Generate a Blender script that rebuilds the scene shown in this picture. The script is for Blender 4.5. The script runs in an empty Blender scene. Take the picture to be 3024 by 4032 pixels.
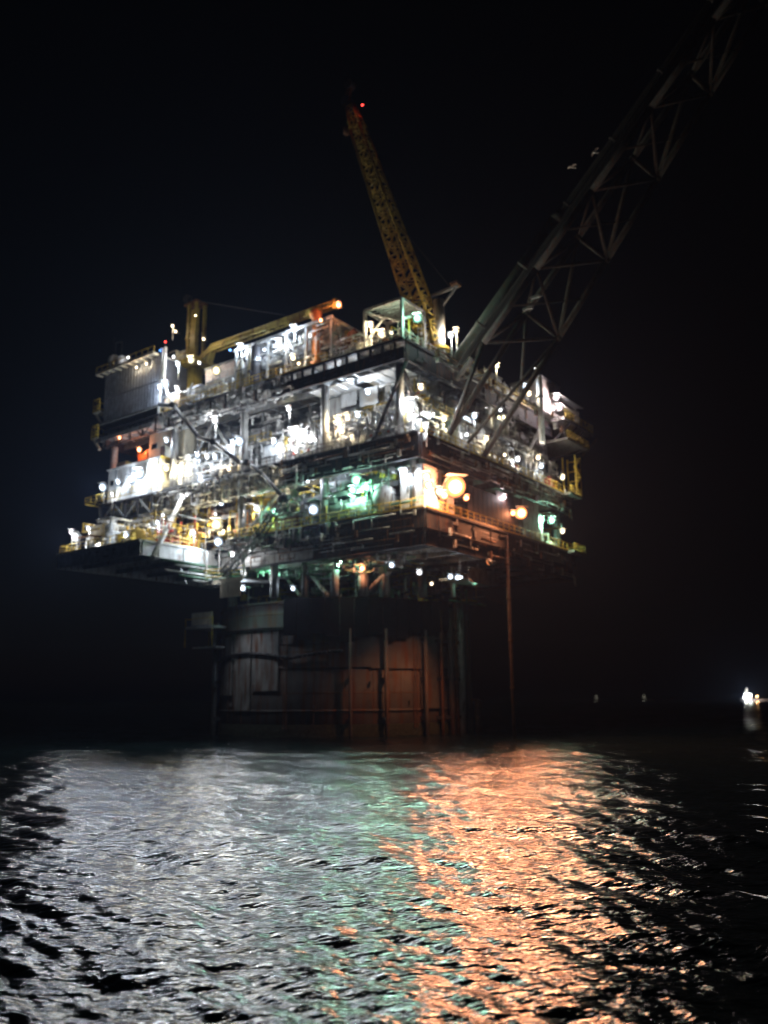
import bpy, math, random
import numpy as np
from mathutils import Vector, Matrix

random.seed(7)
SC = bpy.context.scene
COL = SC.collection

# ------------------------------------------------------------------ camera, sky, moon, exposure
PITCH, ROLL, CAM_H, FPX = math.radians(12.4), math.radians(0.6), 5.0, 3320.0
cam = bpy.data.cameras.new('camera'); camo = bpy.data.objects.new('camera', cam); COL.objects.link(camo)
cam.sensor_fit = 'VERTICAL'; cam.sensor_height = 36.0; cam.lens = 36.0 * FPX / 4032.0
cam.clip_end = 20000; cam.clip_start = 0.2
camo.location = (0, 0, CAM_H)
camo.rotation_euler = (Matrix.Rotation(math.pi / 2 + PITCH, 3, 'X') @ Matrix.Rotation(-ROLL, 3, 'Z')).to_euler()
cam.dof.use_dof = True; cam.dof.focus_distance = 26.0; cam.dof.aperture_fstop = 0.31
SC.camera = camo

world = bpy.data.worlds.new('World'); SC.world = world; world.use_nodes = True
wn = world.node_tree.nodes; wl = world.node_tree.links
sky = wn.new('ShaderNodeTexSky'); sky.sky_type = 'NISHITA'; sky.sun_disc = False
sky.sun_elevation = math.radians(-4.0); sky.sun_rotation = math.radians(-50.0)
wl.new(sky.outputs[0], wn['Background'].inputs[0]); wn['Background'].inputs[1].default_value = 0.010
sun = bpy.data.lights.new('moon', 'SUN'); sun.energy = 0.002; sun.angle = math.radians(0.5); sun.color = (0.8, 0.88, 1.0)
suno = bpy.data.objects.new('moon', sun); COL.objects.link(suno)
suno.rotation_euler = (math.radians(60), 0, math.radians(50))
SC.view_settings.view_transform = 'Standard'; SC.view_settings.look = 'None'
SC.view_settings.exposure = 0.0; SC.view_settings.gamma = 1.0; SC.view_settings.use_curve_mapping = False
cy = SC.cycles
cy.use_denoising = True; cy.sample_clamp_direct = 60.0
cy.max_bounces = 5; cy.diffuse_bounces = 2; cy.glossy_bounces = 3; cy.volume_bounces = 0; cy.transparent_max_bounces = 6
cy.use_light_tree = True; cy.sample_clamp_indirect = 4.0; cy.caustics_reflective = False; cy.caustics_refractive = False

# ------------------------------------------------------------------ the platform's own axes
# u runs along the long side away from the near corner, v runs inward from that side, z is up from the sea
YAW = math.radians(-36.5)
C0 = Vector((4.164, 94.909, 0.0))
Lv = Vector((-math.cos(YAW), -math.sin(YAW), 0)); Rv = Vector((-math.sin(YAW), math.cos(YAW), 0))
def W(u, v, z): return C0 + Lv * u + Rv * v + Vector((0, 0, z))
# sight lines of a survey of the photograph, cut with planes of the platform
_fw = Vector((0, math.cos(PITCH), math.sin(PITCH))); _up = Vector((0, -math.sin(PITCH), math.cos(PITCH))); _rt = Vector((1, 0, 0))
_UP = _up * math.cos(ROLL) + _rt * math.sin(ROLL); _RT = _rt * math.cos(ROLL) - _up * math.sin(ROLL); _CAM = Vector((0, 0, CAM_H))
def _ray(x, y): return (_fw + _RT * ((x - 1512) / FPX) - _UP * ((y - 2016) / FPX))
def _uvz(p):
    q = p - C0
    return (q.dot(Lv), q.dot(Rv), q.z)
def LF(x, y, v=0.0):
    d = _ray(x, y); return _uvz(_CAM + d * ((v - (_CAM - C0).dot(Rv)) / d.dot(Rv)))
def RF(x, y, u=0.0):
    d = _ray(x, y); return _uvz(_CAM + d * ((u - (_CAM - C0).dot(Lv)) / d.dot(Lv)))
def HZ(x, y, z):
    d = _ray(x, y); return _uvz(_CAM + d * ((z - CAM_H) / d.z))

# ------------------------------------------------------------------ materials
MATS = {}
def mat(name, col, rough=0.55, metal=0.0, var=0.25, scale=1.2, rust=0.0, spec=0.5, bump=0.0):
    if name in MATS: return MATS[name]
    m = bpy.data.materials.new(name); m.use_nodes = True
    n, l = m.node_tree.nodes, m.node_tree.links
    b = n['Principled BSDF']; b.inputs['Roughness'].default_value = rough; b.inputs['Metallic'].default_value = metal
    b.inputs['Specular IOR Level'].default_value = spec
    tc = n.new('ShaderNodeTexCoord')
    nz = n.new('ShaderNodeTexNoise'); nz.inputs['Scale'].default_value = scale; nz.inputs['Detail'].default_value = 5
    l.new(tc.outputs['Object'], nz.inputs['Vector'])
    cr = n.new('ShaderNodeValToRGB'); cr.color_ramp.elements[0].position = 0.3; cr.color_ramp.elements[1].position = 0.7
    c0 = [c * (1 - var) for c in col]; c1 = [min(1, c * (1 + var)) for c in col]
    cr.color_ramp.elements[0].color = (*c0, 1); cr.color_ramp.elements[1].color = (*c1, 1)
    l.new(nz.outputs['Fac'], cr.inputs['Fac'])
    out = cr.outputs['Color']
    if rust > 0:
        mp = n.new('ShaderNodeMapping'); mp.inputs['Scale'].default_value = (3.0, 3.0, 0.35)
        l.new(tc.outputs['Object'], mp.inputs['Vector'])
        n2 = n.new('ShaderNodeTexNoise'); n2.inputs['Scale'].default_value = scale * 1.1; n2.inputs['Detail'].default_value = 6
        l.new(mp.outputs[0], n2.inputs['Vector'])
        r2 = n.new('ShaderNodeValToRGB'); r2.color_ramp.elements[0].position = 0.62 - 0.25 * rust; r2.color_ramp.elements[1].position = 0.75 - 0.15 * rust
        l.new(n2.outputs['Fac'], r2.inputs['Fac'])
        mx = n.new('ShaderNodeMix'); mx.data_type = 'RGBA'
        l.new(r2.outputs['Color'], mx.inputs['Factor']); l.new(out, mx.inputs['A']); mx.inputs['B'].default_value = (0.12, 0.045, 0.018, 1)
        out = mx.outputs['Result']
    l.new(out, b.inputs['Base Color'])
    if bump > 0:
        bp = n.new('ShaderNodeBump'); bp.inputs['Strength'].default_value = bump; bp.inputs['Distance'].default_value = 0.05
        n3 = n.new('ShaderNodeTexNoise'); n3.inputs['Scale'].default_value = 9; l.new(tc.outputs['Object'], n3.inputs['Vector'])
        l.new(n3.outputs['Fac'], bp.inputs['Height']); l.new(bp.outputs['Normal'], b.inputs['Normal'])
    MATS[name] = m
    return m
def emis(name, col, s):
    if name in MATS: return MATS[name]
    m = bpy.data.materials.new(name); m.use_nodes = True
    n, l = m.node_tree.nodes, m.node_tree.links
    e = n.new('ShaderNodeEmission'); e.inputs[0].default_value = (*col, 1); e.inputs[1].default_value = s
    l.new(e.outputs[0], n['Material Output'].inputs['Surface']); m.cycles.emission_sampling = 'NONE'
    MATS[name] = m
    return m
STEEL = mat('grey_painted_steel', (0.20, 0.21, 0.21), rust=0.35)
PALE = mat('pale_painted_steel', (0.46, 0.47, 0.46), rust=0.3)
DARK = mat('dark_steel', (0.045, 0.047, 0.055), rough=0.6, rust=0.2)
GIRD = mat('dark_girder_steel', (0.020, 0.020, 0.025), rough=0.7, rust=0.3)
WHITE = mat('white_paint', (0.72, 0.72, 0.70), rust=0.12, var=0.1)
CREAM = mat('cream_paint', (0.62, 0.58, 0.46), rust=0.15, var=0.12)
YELL = mat('yellow_paint', (0.60, 0.42, 0.06), rust=0.3)
ORNG = mat('orange_paint', (0.62, 0.22, 0.05), rust=0.2)  # on the boom rest this colour carries the orange light
RED = mat('red_paint', (0.45, 0.05, 0.03))
RUST = mat('rusty_steel', (0.16, 0.075, 0.035), rough=0.8, var=0.5, rust=0.5)
GREEN = mat('green_paint', (0.12, 0.25, 0.16), rust=0.2)
BLUEG = mat('blue_grey_cladding', (0.36, 0.38, 0.43), rough=0.5, rust=0.05)
GALV = mat('galvanised_steel', (0.38, 0.39, 0.40), rough=0.4, metal=0.5)
GRATE = mat('deck_plate_steel', (0.26, 0.26, 0.25), rough=0.7, rust=0.5, bump=0.3)
INSUL = mat('aluminium_cladding', (0.50, 0.50, 0.50), rough=0.32, metal=0.75)
HULL = mat('hull_paint', (0.105, 0.10, 0.098), rough=0.75, rust=0.65, scale=0.35, var=0.35, bump=0.3)
GLASS = mat('dark_glass', (0.02, 0.025, 0.03), rough=0.08)
FEATHER = mat('white_feathers', (0.75, 0.75, 0.72), rough=0.8)

# ------------------------------------------------------------------ mesh building
class MB:
    """Collects shapes given in platform coordinates (u, v, z)."""
    def __init__(s): s.v = []; s.f = []; s.sm = []
    def add(s, pts, faces, smooth=False):
        k = len(s.v); s.v += [tuple(p) for p in pts]
        for i, f in enumerate(faces):
            s.f.append(tuple(k + j for j in f)); s.sm.append(smooth if isinstance(smooth, bool) else smooth[i])
        return s
    def box(s, u0, u1, v0, v1, z0, z1):
        p = [(u, v, z) for z in (z0, z1) for v in (v0, v1) for u in (u0, u1)]
        return s.add(p, [(0, 2, 3, 1), (4, 5, 7, 6), (0, 1, 5, 4), (2, 6, 7, 3), (0, 4, 6, 2), (1, 3, 7, 5)])
    def bar(s, p, q, w, h=None):
        h = h or w; p = Vector(p); q = Vector(q); d = (q - p)
        if d.length < 1e-6: return s
        d.normalize(); a = d.cross(Vector((0, 0, 1)))
        if a.length < 1e-3: a = Vector((1, 0, 0))
        a.normalize(); b = a.cross(d)
        P = [e + a * (w / 2 * i) + b * (h / 2 * j) for e in (p, q) for i, j in ((-1, -1), (1, -1), (1, 1), (-1, 1))]
        return s.add(P, [(0, 1, 2, 3), (7, 6, 5, 4), (0, 4, 5, 1), (1, 5, 6, 2), (2, 6, 7, 3), (3, 7, 4, 0)])
    def lathe(s, p, d, prof, n=12, caps=True):
        p = Vector(p); d = Vector(d).normalized(); a = d.cross(Vector((0, 0, 1)))
        if a.length < 1e-3: a = Vector((1, 0, 0))
        a.normalize(); b = a.cross(d); P = []; F = []; S = []
        for t, r in prof:
            for i in range(n):
                an = 2 * math.pi * i / n; P.append(p + d * t + (a * math.cos(an) + b * math.sin(an)) * r)
        for k in range(len(prof) - 1):
            for i in range(n):
                j = (i + 1) % n; F.append((k * n + i, k * n + j, (k + 1) * n + j, (k + 1) * n + i)); S.append(True)
        if caps:
            F.append(tuple(range(n - 1, -1, -1))); S.append(False)
            m = (len(prof) - 1) * n; F.append(tuple(range(m, m + n))); S.append(False)
        return s.add(P, F, S)
    def tube(s, p, q, r, n=8, r2=None):
        d = Vector(q) - Vector(p)
        if d.length < 1e-6: return s
        return s.lathe(p, d, [(0, r), (d.length, r if r2 is None else r2)], n)
    def path(s, pts, r, n=8):
        for a, b in zip(pts, pts[1:]): s.tube(a, b, r, n)
        for a in pts[1:-1]: s.ball(a, r * 1.02, max(6, n))
        return s
    def ball(s, c, r, n=10, rz=None):
        rz = rz or r; m = max(4, n // 2); c = Vector(c)
        prof = [(-rz * math.cos(math.pi * k / m), max(0.001, r * math.sin(math.pi * k / m))) for k in range(m + 1)]
        return s.lathe(c, (0, 0, 1), prof, n, False)
    def capsule(s, p, q, r, n=16, dome=0.45):
        d = Vector(q) - Vector(p); L = d.length
        pr = [(-r * dome * math.cos(a), max(.002, r * math.sin(a))) for a in (0, .35, .75, 1.15, math.pi / 2)]
        return s.lathe(p, d, pr + [(L - t, rr) for t, rr in reversed(pr)], n, False)
    def flange(s, p, d, r, th=0.08, n=10):
        return s.lathe(Vector(p), d, [(-th / 2, r), (th / 2, r)], n)

ORG = {}
def tagit(o, label, cat, group=None, kind=None):
    if label: o['label'] = label
    if cat: o['category'] = cat
    if group: o['group'] = group
    if kind: o['kind'] = kind
    return o
def mesh_of(name, mb, m, org):
    me = bpy.data.meshes.new(name); ox, oy, oz = org
    me.from_pydata([(-(u - ox), v - oy, z - oz) for u, v, z in mb.v], [], mb.f)
    me.polygons.foreach_set('use_smooth', mb.sm); me.materials.append(m); me.update()
    return me
def thing(name, label, cat, at, group=None):
    o = bpy.data.objects.new(name, None); COL.objects.link(o)
    o.location = W(*at); o.rotation_euler = (0, 0, YAW); ORG[o] = at; o.empty_display_size = 0.5
    return tagit(o, label, cat, group)
def part(par, name, mb, m, kind=None, label=None):
    if not mb.f: return None
    o = bpy.data.objects.new(name, mesh_of(name, mb, m, ORG[par])); COL.objects.link(o)
    o.parent = par; ORG[o] = ORG[par]
    if kind: o['kind'] = kind
    if label: o['label'] = label
    return o
def solo(name, mb, m, label, cat, at, group=None, kind=None):
    o = bpy.data.objects.new(name, mesh_of(name, mb, m, at)); COL.objects.link(o)
    o.location = W(*at); o.rotation_euler = (0, 0, YAW); ORG[o] = at
    return tagit(o, label, cat, group, kind)
def copy_tree(o, par=None):
    c = o.copy(); COL.objects.link(c); c.parent = par
    for ch in list(o.children): copy_tree(ch, c)
    return c
R = random.Random(11)
def U(a, b): return R.uniform(a, b)

# ------------------------------------------------------------------ the sea
def build_water():
    rings, cols = 900, 760
    r = 7.0 * (700 / 7.0) ** (np.linspace(0, 1, rings)); a = np.radians(np.linspace(-56, 56, cols))
    rr, aa = np.meshgrid(r, a, indexing='ij'); X = rr * np.sin(aa); Y = rr * np.cos(aa); Z = np.zeros_like(X)
    spacing = rr * math.log(700 / 7.0) / rings
    rg = np.random.RandomState(5)
    lam = np.exp(np.linspace(math.log(0.26), math.log(15.0), 100))
    main = math.atan2(0.80, 0.60)
    for L in lam:
        th = main + rg.normal(0, 0.50); k = 2 * math.pi / L
        slope = 0.038 if L < 1.3 else (0.022 if L < 5 else 0.011)
        amp = slope / k * rg.uniform(0.6, 1.4)
        fade = np.clip((L / spacing - 2.2) / 2.5, 0, 1)
        ph = k * (X * math.cos(th) + Y * math.sin(th)) + rg.uniform(0, 6.28)
        Z += amp * fade * (np.sin(ph) + 0.18 * np.sin(2 * ph + 1.2))
    me = bpy.data.meshes.new('water'); n = rings * cols
    co = np.stack([X, Y, Z], -1).reshape(-1, 3).astype(np.float32)
    me.vertices.add(n); me.vertices.foreach_set('co', co.ravel())
    i = np.arange(rings - 1)[:, None] * cols + np.arange(cols - 1)[None, :]
    q = np.stack([i, i + 1, i + cols + 1, i + cols], -1).reshape(-1, 4)
    nf = len(q); me.loops.add(nf * 4); me.loops.foreach_set('vertex_index', q.ravel().astype(np.int32))
    me.polygons.add(nf); me.polygons.foreach_set('loop_start', np.arange(0, nf * 4, 4, dtype=np.int32))
    me.update(); me.polygons.foreach_set('use_smooth', np.ones(nf, dtype=bool))
    m = bpy.data.materials.new('sea_water'); m.use_nodes = True
    nn, l = m.node_tree.nodes, m.node_tree.links
    nn.remove(nn['Principled BSDF'])
    tc = nn.new('ShaderNodeTexCoord'); mp = nn.new('ShaderNodeMapping'); mp.inputs['Rotation'].default_value = (0, 0, math.radians(-33))
    mp.inputs['Scale'].default_value = (1, 2.2, 1)
    l.new(tc.outputs['Object'], mp.inputs['Vector'])
    nz = nn.new('ShaderNodeTexNoise'); nz.inputs['Scale'].default_value = 1.1; nz.inputs['Detail'].default_value = 3; nz.inputs['Roughness'].default_value = 0.6
    l.new(mp.outputs[0], nz.inputs['Vector'])
    bp = nn.new('ShaderNodeBump'); bp.inputs['Strength'].default_value = 0.75; bp.inputs['Distance'].default_value = 0.20
    l.new(nz.outputs['Fac'], bp.inputs['Height'])
    gl = nn.new('ShaderNodeBsdfAnisotropic'); gl.distribution = 'BECKMANN'; gl.inputs['Roughness'].default_value = 0.23
    gl.inputs['Color'].default_value = (1, 1, 1, 1)
    df = nn.new('ShaderNodeBsdfDiffuse'); df.inputs['Color'].default_value = (0.006, 0.012, 0.014, 1)
    fr = nn.new('ShaderNodeFresnel'); fr.inputs['IOR'].default_value = 1.34
    mx = nn.new('ShaderNodeMixShader')
    for s in (gl, df, fr): l.new(bp.outputs['Normal'], s.inputs['Normal'])
    l.new(fr.outputs[0], mx.inputs[0]); l.new(df.outputs[0], mx.inputs[1]); l.new(gl.outputs[0], mx.inputs[2])
    l.new(mx.outputs[0], nn['Material Output'].inputs['Surface'])
    me.materials.append(m)
    o = bpy.data.objects.new('water', me); COL.objects.link(o); o['kind'] = 'structure'; o['label'] = 'dark choppy sea lit grey green and orange by platform lamps'
    b = bpy.data.meshes.new('far_water')
    S = 9000; b.from_pydata([(-S, -S, -0.9), (S, -S, -0.9), (S, S, -0.9), (-S, S, -0.9)], [], [(0, 1, 2, 3)]); b.materials.append(m)
    o = bpy.data.objects.new('far_water', b); COL.objects.link(o); o['kind'] = 'structure'
build_water()

# ------------------------------------------------------------------ spar hull
SU, SV, SR, ZS = 30.6, 23.3, 18.5, 18.0
def on_spar(az, r=SR, z=0):   # az measured from the direction that faces the boat, positive to the right
    c = W(SU, SV, 0); t = math.atan2(-c.y, -c.x) + az
    p = c + Vector((math.cos(t) * r, math.sin(t) * r, z)); return _uvz(p)
spar = thing('spar_hull', 'huge weathered steel cylinder carrying the platform above the sea', 'platform hull', (SU, SV, -6))
part(spar, 'shell', MB().lathe((SU, SV, -6), (0, 0, 1), [(0, SR), (6 + ZS - .4, SR)], 96), HULL)
part(spar, 'top_rim', MB().lathe((SU, SV, ZS - .4), (0, 0, 1), [(0, SR + .2), (.4, SR + .2)], 96), HULL)
part(spar, 'walkway_ring', MB().lathe((SU, SV, 14.2), (0, 0, 1), [(0, SR + .05), (0, SR + .9), (.25, SR + .9), (.25, SR + .05)], 96, False), GIRD)
for zz in (3.2, 8.8, 12.0):
    part(spar, 'hull_band', MB().lathe((SU, SV, zz), (0, 0, 1), [(0, SR), (0, SR + .14), (.3, SR + .14), (.3, SR)], 96, False), HULL)
# weld seams, tide band, rubbing strakes, ladders
for zz in (5.6, 11.0, 16.2): part(spar, 'weld_seam', MB().lathe((SU, SV, zz), (0, 0, 1), [(0, SR), (.02, SR + .035), (.08, SR + .035), (.1, SR)], 96, False), RUST)
for k in range(15):
    az = -1.5 + k * .215
    part(spar, 'weld_seam', MB().bar(on_spar(az, SR + .01, 1.6), on_spar(az, SR + .01, 14.1), .07, .07), RUST)
GROW = mat('marine_growth', (.03, .035, .02), rough=.95, var=.6, scale=3, bump=1.0)
part(spar, 'marine_growth_band', MB().lathe((SU, SV, -2), (0, 0, 1), [(0, SR + .14), (2.6, SR + .16), (3.3, SR + .08), (3.6, SR + .02)], 96, False), GROW)
for az in (-.42, .55):
    mb = MB()
    for s_ in (-.014, .014): mb.bar(on_spar(az + s_, SR + .35, 1.0), on_spar(az + s_, SR + .35, 17.6), .07)
    z_ = 1.2
    while z_ < 17.5: mb.bar(on_spar(az - .014, SR + .35, z_), on_spar(az + .014, SR + .35, z_), .045); z_ += .4
    part(spar, 'ladder', mb, RUST)
for az, z_ in ((-1.0, 4.2), (-.7, 6.6), (-.2, 3.9), (.2, 6.9), (.5, 4.3), (.8, 7.0), (-.5, 10.1), (0, 12.4), (.35, 10.0)):
    part(spar, 'pad_eye', MB().bar(on_spar(az, SR, z_), on_spar(az, SR + .4, z_), .25, .5), HULL)
# plate edges of the fender screens
for az, z0, z1, w in ((-1.12, 5.5, 13.6, .13), (-.84, 3.4, 13.8, .10), (-.60, 6, 14, .12), (.10, 9, 14, .2), (.42, 8.8, 14, .22), (.7, 3.5, 12, .1)):
    mb = MB()
    n = 8
    P = []
    for i in range(n + 1):
        aa = az - w + 2 * w * i / n
        for rr_ in (SR + .15, SR + .32):
            P.append(on_spar(aa, rr_, z0)); P.append(on_spar(aa, rr_, z1))
    F = []
    for i in range(n):
        a, b = i * 4, i * 4 + 4
        F += [(a + 2, b + 2, b + 3, a + 3), (a, a + 2, b + 2, b), (a + 1, a + 3, b + 3, b + 1)]
    F += [(0, 1, 3, 2), (n * 4, n * 4 + 2, n * 4 + 3, n * 4 + 1)]
    mb.add(P, F)
    part(spar, 'fender_plate', mb, mat('lit_hull_plate', (.22, .22, .215), rough=.8, rust=.6, scale=.5, var=.35) if az < -.5 else HULL)  # left plates paler: the light on that flank is put into the colour
for k in range(13):  # added dark plates standing in for the shade below the rim
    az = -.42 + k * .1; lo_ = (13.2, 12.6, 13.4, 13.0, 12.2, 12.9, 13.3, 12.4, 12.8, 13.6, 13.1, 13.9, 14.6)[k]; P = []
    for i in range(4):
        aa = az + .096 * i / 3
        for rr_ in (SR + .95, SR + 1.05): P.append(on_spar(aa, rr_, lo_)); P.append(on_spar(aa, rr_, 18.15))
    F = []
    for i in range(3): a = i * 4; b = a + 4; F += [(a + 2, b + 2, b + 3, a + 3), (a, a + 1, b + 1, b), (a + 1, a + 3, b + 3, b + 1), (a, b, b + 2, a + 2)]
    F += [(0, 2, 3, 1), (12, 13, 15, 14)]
    part(spar, 'rim_shade_plate', MB().add(P, F), mat('rim_shade_black', (.012, .012, .014), rough=.95, spec=.1))
# sagging hose round the hull
pts = []
for i in range(37):
    az = -1.25 + i * 1.25 / 36
    pts.append(on_spar(az, SR + .55, 10.2 + .9 * abs(math.sin((az + 1.25) * 3.6))))
part(spar, 'sagging_hose', MB().path(pts, .22, 8), DARK)
# risers and caissons standing off the hull
for i, (az, rad, m, top) in enumerate(((.90, .42, HULL, 17), (.98, .30, RUST, 20), (1.06, .55, PALE, 19), (1.14, .35, HULL, 21), (1.20, .62, HULL, 16), (1.27, .38, STEEL, 20), (1.35, .3, RUST, 22),
                                       (.62, .28, HULL, 14), (.78, .22, RUST, 17), (-1.30, .35, STEEL, 16), (-1.42, .30, STEEL, 14), (.30, .25, HULL, 14), (.05, .2, HULL, 14))):
    rp = part(spar, 'riser_pipe', MB().tube(on_spar(az, SR + .9, -5), on_spar(az, SR + .9, top), rad, 14), m)
    for z in (2.2, 7.4, 12.6):
        part(rp, 'riser_clamp', MB().bar(on_spar(az, SR - .1, z), on_spar(az, SR + 1.0, z), rad * 2.4, .45), DARK)
land = thing('boat_landing', 'orange lit tubular boat landing at the waterline on the right flank of the hull', 'boat landing', on_spar(1.42, SR + 1.5, 0))
for z in (.8, 2.2, 3.6):
    part(land, 'fender_tube', MB().path([on_spar(a, SR + 2.2, z) for a in (1.22, 1.32, 1.42, 1.52)], .24, 8), RUST)
for a in (1.22, 1.32, 1.42, 1.52):
    part(land, 'post', MB().tube(on_spar(a, SR + 2.2, -1.5), on_spar(a, SR + 2.2, 4.4), .3, 10), RUST)
part(land, 'platform_plate', MB().add([on_spar(1.22, SR + .1, 4.4), on_spar(1.52, SR + .1, 4.4), on_spar(1.52, SR + 2.3, 4.4), on_spar(1.22, SR + 2.3, 4.4),
     on_spar(1.22, SR + .1, 4.6), on_spar(1.52, SR + .1, 4.6), on_spar(1.52, SR + 2.3, 4.6), on_spar(1.22, SR + 2.3, 4.6)],
     [(0, 1, 2, 3), (4, 5, 6, 7), (0, 1, 5, 4), (1, 2, 6, 5), (2, 3, 7, 6), (3, 0, 4, 7)]), RUST)
# spar top deck side platform, left
sp = thing('access_platform', 'small cream walled access platform on the left shoulder of the hull top', 'platform', on_spar(-1.28, SR + 2, 15))
c = on_spar(-1.25, SR + 1.8, 0)
part(sp, 'deck_plate', MB().box(c[0] - 2.6, c[0] + 3.4, c[1] - 2.2, c[1] + 2.6, 15.0, 15.4), PALE)
part(sp, 'deck_plate', MB().box(c[0] - 2.6, c[0] + 2.4, c[1] - 1.4, c[1] + 2.6, 12.2, 12.5), PALE)
part(sp, 'panel', MB().box(c[0] - 2.4, c[0] + 2.0, c[1] - 2.1, c[1] - 2.0, 15.5, 17.3), CREAM)
mb = MB()
for x in (-2.5, 3.3):
    for y in (-2.1, 2.5): mb.tube((c[0] + x, c[1] + y, 12.4), (c[0] + x, c[1] + y, 16.6), .09)
part(sp, 'post', mb, YELL, 'stuff')
part(sp, 'hand_rail', MB().path([(c[0] + 3.3, c[1] + 2.5, 16.5), (c[0] + 3.3, c[1] - 2.1, 16.5), (c[0] - 2.5, c[1] - 2.1, 16.5)], .06, 6), YELL)

# ------------------------------------------------------------------ topsides steelwork
ZC, ZP, ZT = 26.3, 35.5, 47.9
TU, TV = 62.0, 41.5
top = thing('topsides_frame', 'three storey steel deck frame of the platform standing on the hull', 'deck structure', (31, 20, 18))
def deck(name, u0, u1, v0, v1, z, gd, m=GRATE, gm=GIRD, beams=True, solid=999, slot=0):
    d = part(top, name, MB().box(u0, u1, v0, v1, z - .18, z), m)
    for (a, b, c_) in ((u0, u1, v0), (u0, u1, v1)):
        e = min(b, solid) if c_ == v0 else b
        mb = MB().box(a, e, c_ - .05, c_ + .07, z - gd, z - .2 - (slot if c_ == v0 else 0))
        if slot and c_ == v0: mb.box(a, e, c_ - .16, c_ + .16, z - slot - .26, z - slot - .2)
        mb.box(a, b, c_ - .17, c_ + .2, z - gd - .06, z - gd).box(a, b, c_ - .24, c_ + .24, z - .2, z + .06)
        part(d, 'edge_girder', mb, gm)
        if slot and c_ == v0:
            x = a + 1.2
            while x < e: part(d, 'girder_post', MB().box(x, x + .3, c_ - .1, c_ + .1, z - slot - .2, z - .2), gm); x += 1.9
        if e < b:
            x = e; k = 0
            while x < b - .5:
                y = min(x + 3.1, b); part(d, 'girder_diagonal', MB().bar((x, c_, z - gd if k % 2 else z - .2), (y, c_, z - .2 if k % 2 else z - gd), .2), STEEL)
                part(d, 'girder_post', MB().bar((x, c_, z - gd), (x, c_, z - .2), .22), gm); x += 3.1; k += 1
    for uu in (u0, u1):
        mb = MB().box(uu - .07, uu + .05, v0 + .3, v1 - .3, z - gd, z - .2)
        mb.box(uu - .2, uu + .17, v0 + .3, v1 - .3, z - gd - .06, z - gd).box(uu - .24, uu + .24, v0 + .3, v1 - .3, z - .2, z + .06)
        part(d, 'edge_girder', mb, gm)
    rg = random.Random(int(z * 10)); mb = MB(); x = u0 + 2.8
    while x < min(u1, solid): mb.box(x - .03, x + .03, v0 - .13, v0 - .05, z - gd, z - .2 - slot); x += 3.9
    x = v0 + 2.9
    while x < v1: mb.box(u0 - .15, u0 - .07, x - .03, x + .03, z - gd, z - .2); x += 4.1
    part(d, 'web_stiffener', mb, gm, 'stuff')
    # junction boxes, lifting lugs and short cable runs bolted on the webs
    mb = MB()
    for k in range(int((u1 - u0) * .25)):
        x = rg.uniform(u0 + .5, min(u1, solid) - 1); zz = rg.uniform(z - gd + .3, z - .6 - slot); w = rg.uniform(.3, 1.6)
        mb.box(x, x + w, v0 - .16, v0 - .055, zz, zz + rg.uniform(.05, .22))
        y = rg.uniform(v0 + .6, v1 - 1); mb.box(u0 - .22, u0 - .075, y, y + w, zz, zz + rg.uniform(.08, .4))
    part(d, 'web_fitting', mb, DARK, 'stuff')
    if beams:
        x = u0 + 2.2
        while x < u1 - 1:
            part(d, 'cross_beam', MB().box(x - .13, x + .13, v0 + .3, v1 - .3, z - gd * .55, z - .2), PALE if v0 > -1 else gm); x += 2.6
        y = v0 + 4
        while y < v1 - 1:
            part(d, 'long_beam', MB().box(u0 + .3, u1 - .3, y - .2, y + .2, z - gd * .85, z - gd * .55 - .01), STEEL); y += 5.6
    return d
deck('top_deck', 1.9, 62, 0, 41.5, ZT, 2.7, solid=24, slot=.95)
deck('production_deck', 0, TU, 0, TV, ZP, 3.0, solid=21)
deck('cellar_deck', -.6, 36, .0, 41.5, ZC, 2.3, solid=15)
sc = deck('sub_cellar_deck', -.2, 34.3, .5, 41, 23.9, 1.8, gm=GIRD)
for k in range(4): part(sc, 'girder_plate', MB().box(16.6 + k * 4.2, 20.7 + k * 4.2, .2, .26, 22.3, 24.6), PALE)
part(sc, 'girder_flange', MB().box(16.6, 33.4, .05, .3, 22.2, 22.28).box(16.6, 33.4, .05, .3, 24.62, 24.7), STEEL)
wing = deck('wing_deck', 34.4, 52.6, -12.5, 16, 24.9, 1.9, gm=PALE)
# upper light chord with slots over the top deck girder, long side
gm = MB()
for k in range(22):
    x = 2.4 + k * 1.8; gm.box(x, x + .12, -.5, -.3, ZT + .05, ZT + 1.1)
# mezzanines
for (u0, u1, v0, v1, z, nm) in ((3, 25, 5, 14, 41.2, 'mezzanine'), (28, 44, 4, 14, 41.0, 'mezzanine'), (4, 20, 1.5, 9, 30.6, 'mezzanine'), (24, 42, 3, 12, 30.9, 'mezzanine'),
                                (16, 41, 3, 14, 52.0, 'mezzanine'), (1.5, 9, 12, 38, 41.4, 'mezzanine')):
    d = part(top, nm, MB().box(u0, u1, v0, v1, z - .12, z), GRATE)
    mb = MB()
    for (a, b) in (((u0, v0), (u1, v0)), ((u0, v0), (u0, v1)), ((u1, v0), (u1, v1))):
        mb.bar((a[0], a[1], z - .42), (b[0], b[1], z - .42), .22, .5)
    part(d, 'edge_beam', mb, STEEL)
    mb = MB(); x = u0 + 1
    while x < u1: mb.box(x - .07, x + .07, v0 + .1, v1, z - .4, z - .13); x += 1.9
    part(d, 'floor_joist', mb, STEEL, 'stuff')
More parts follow.
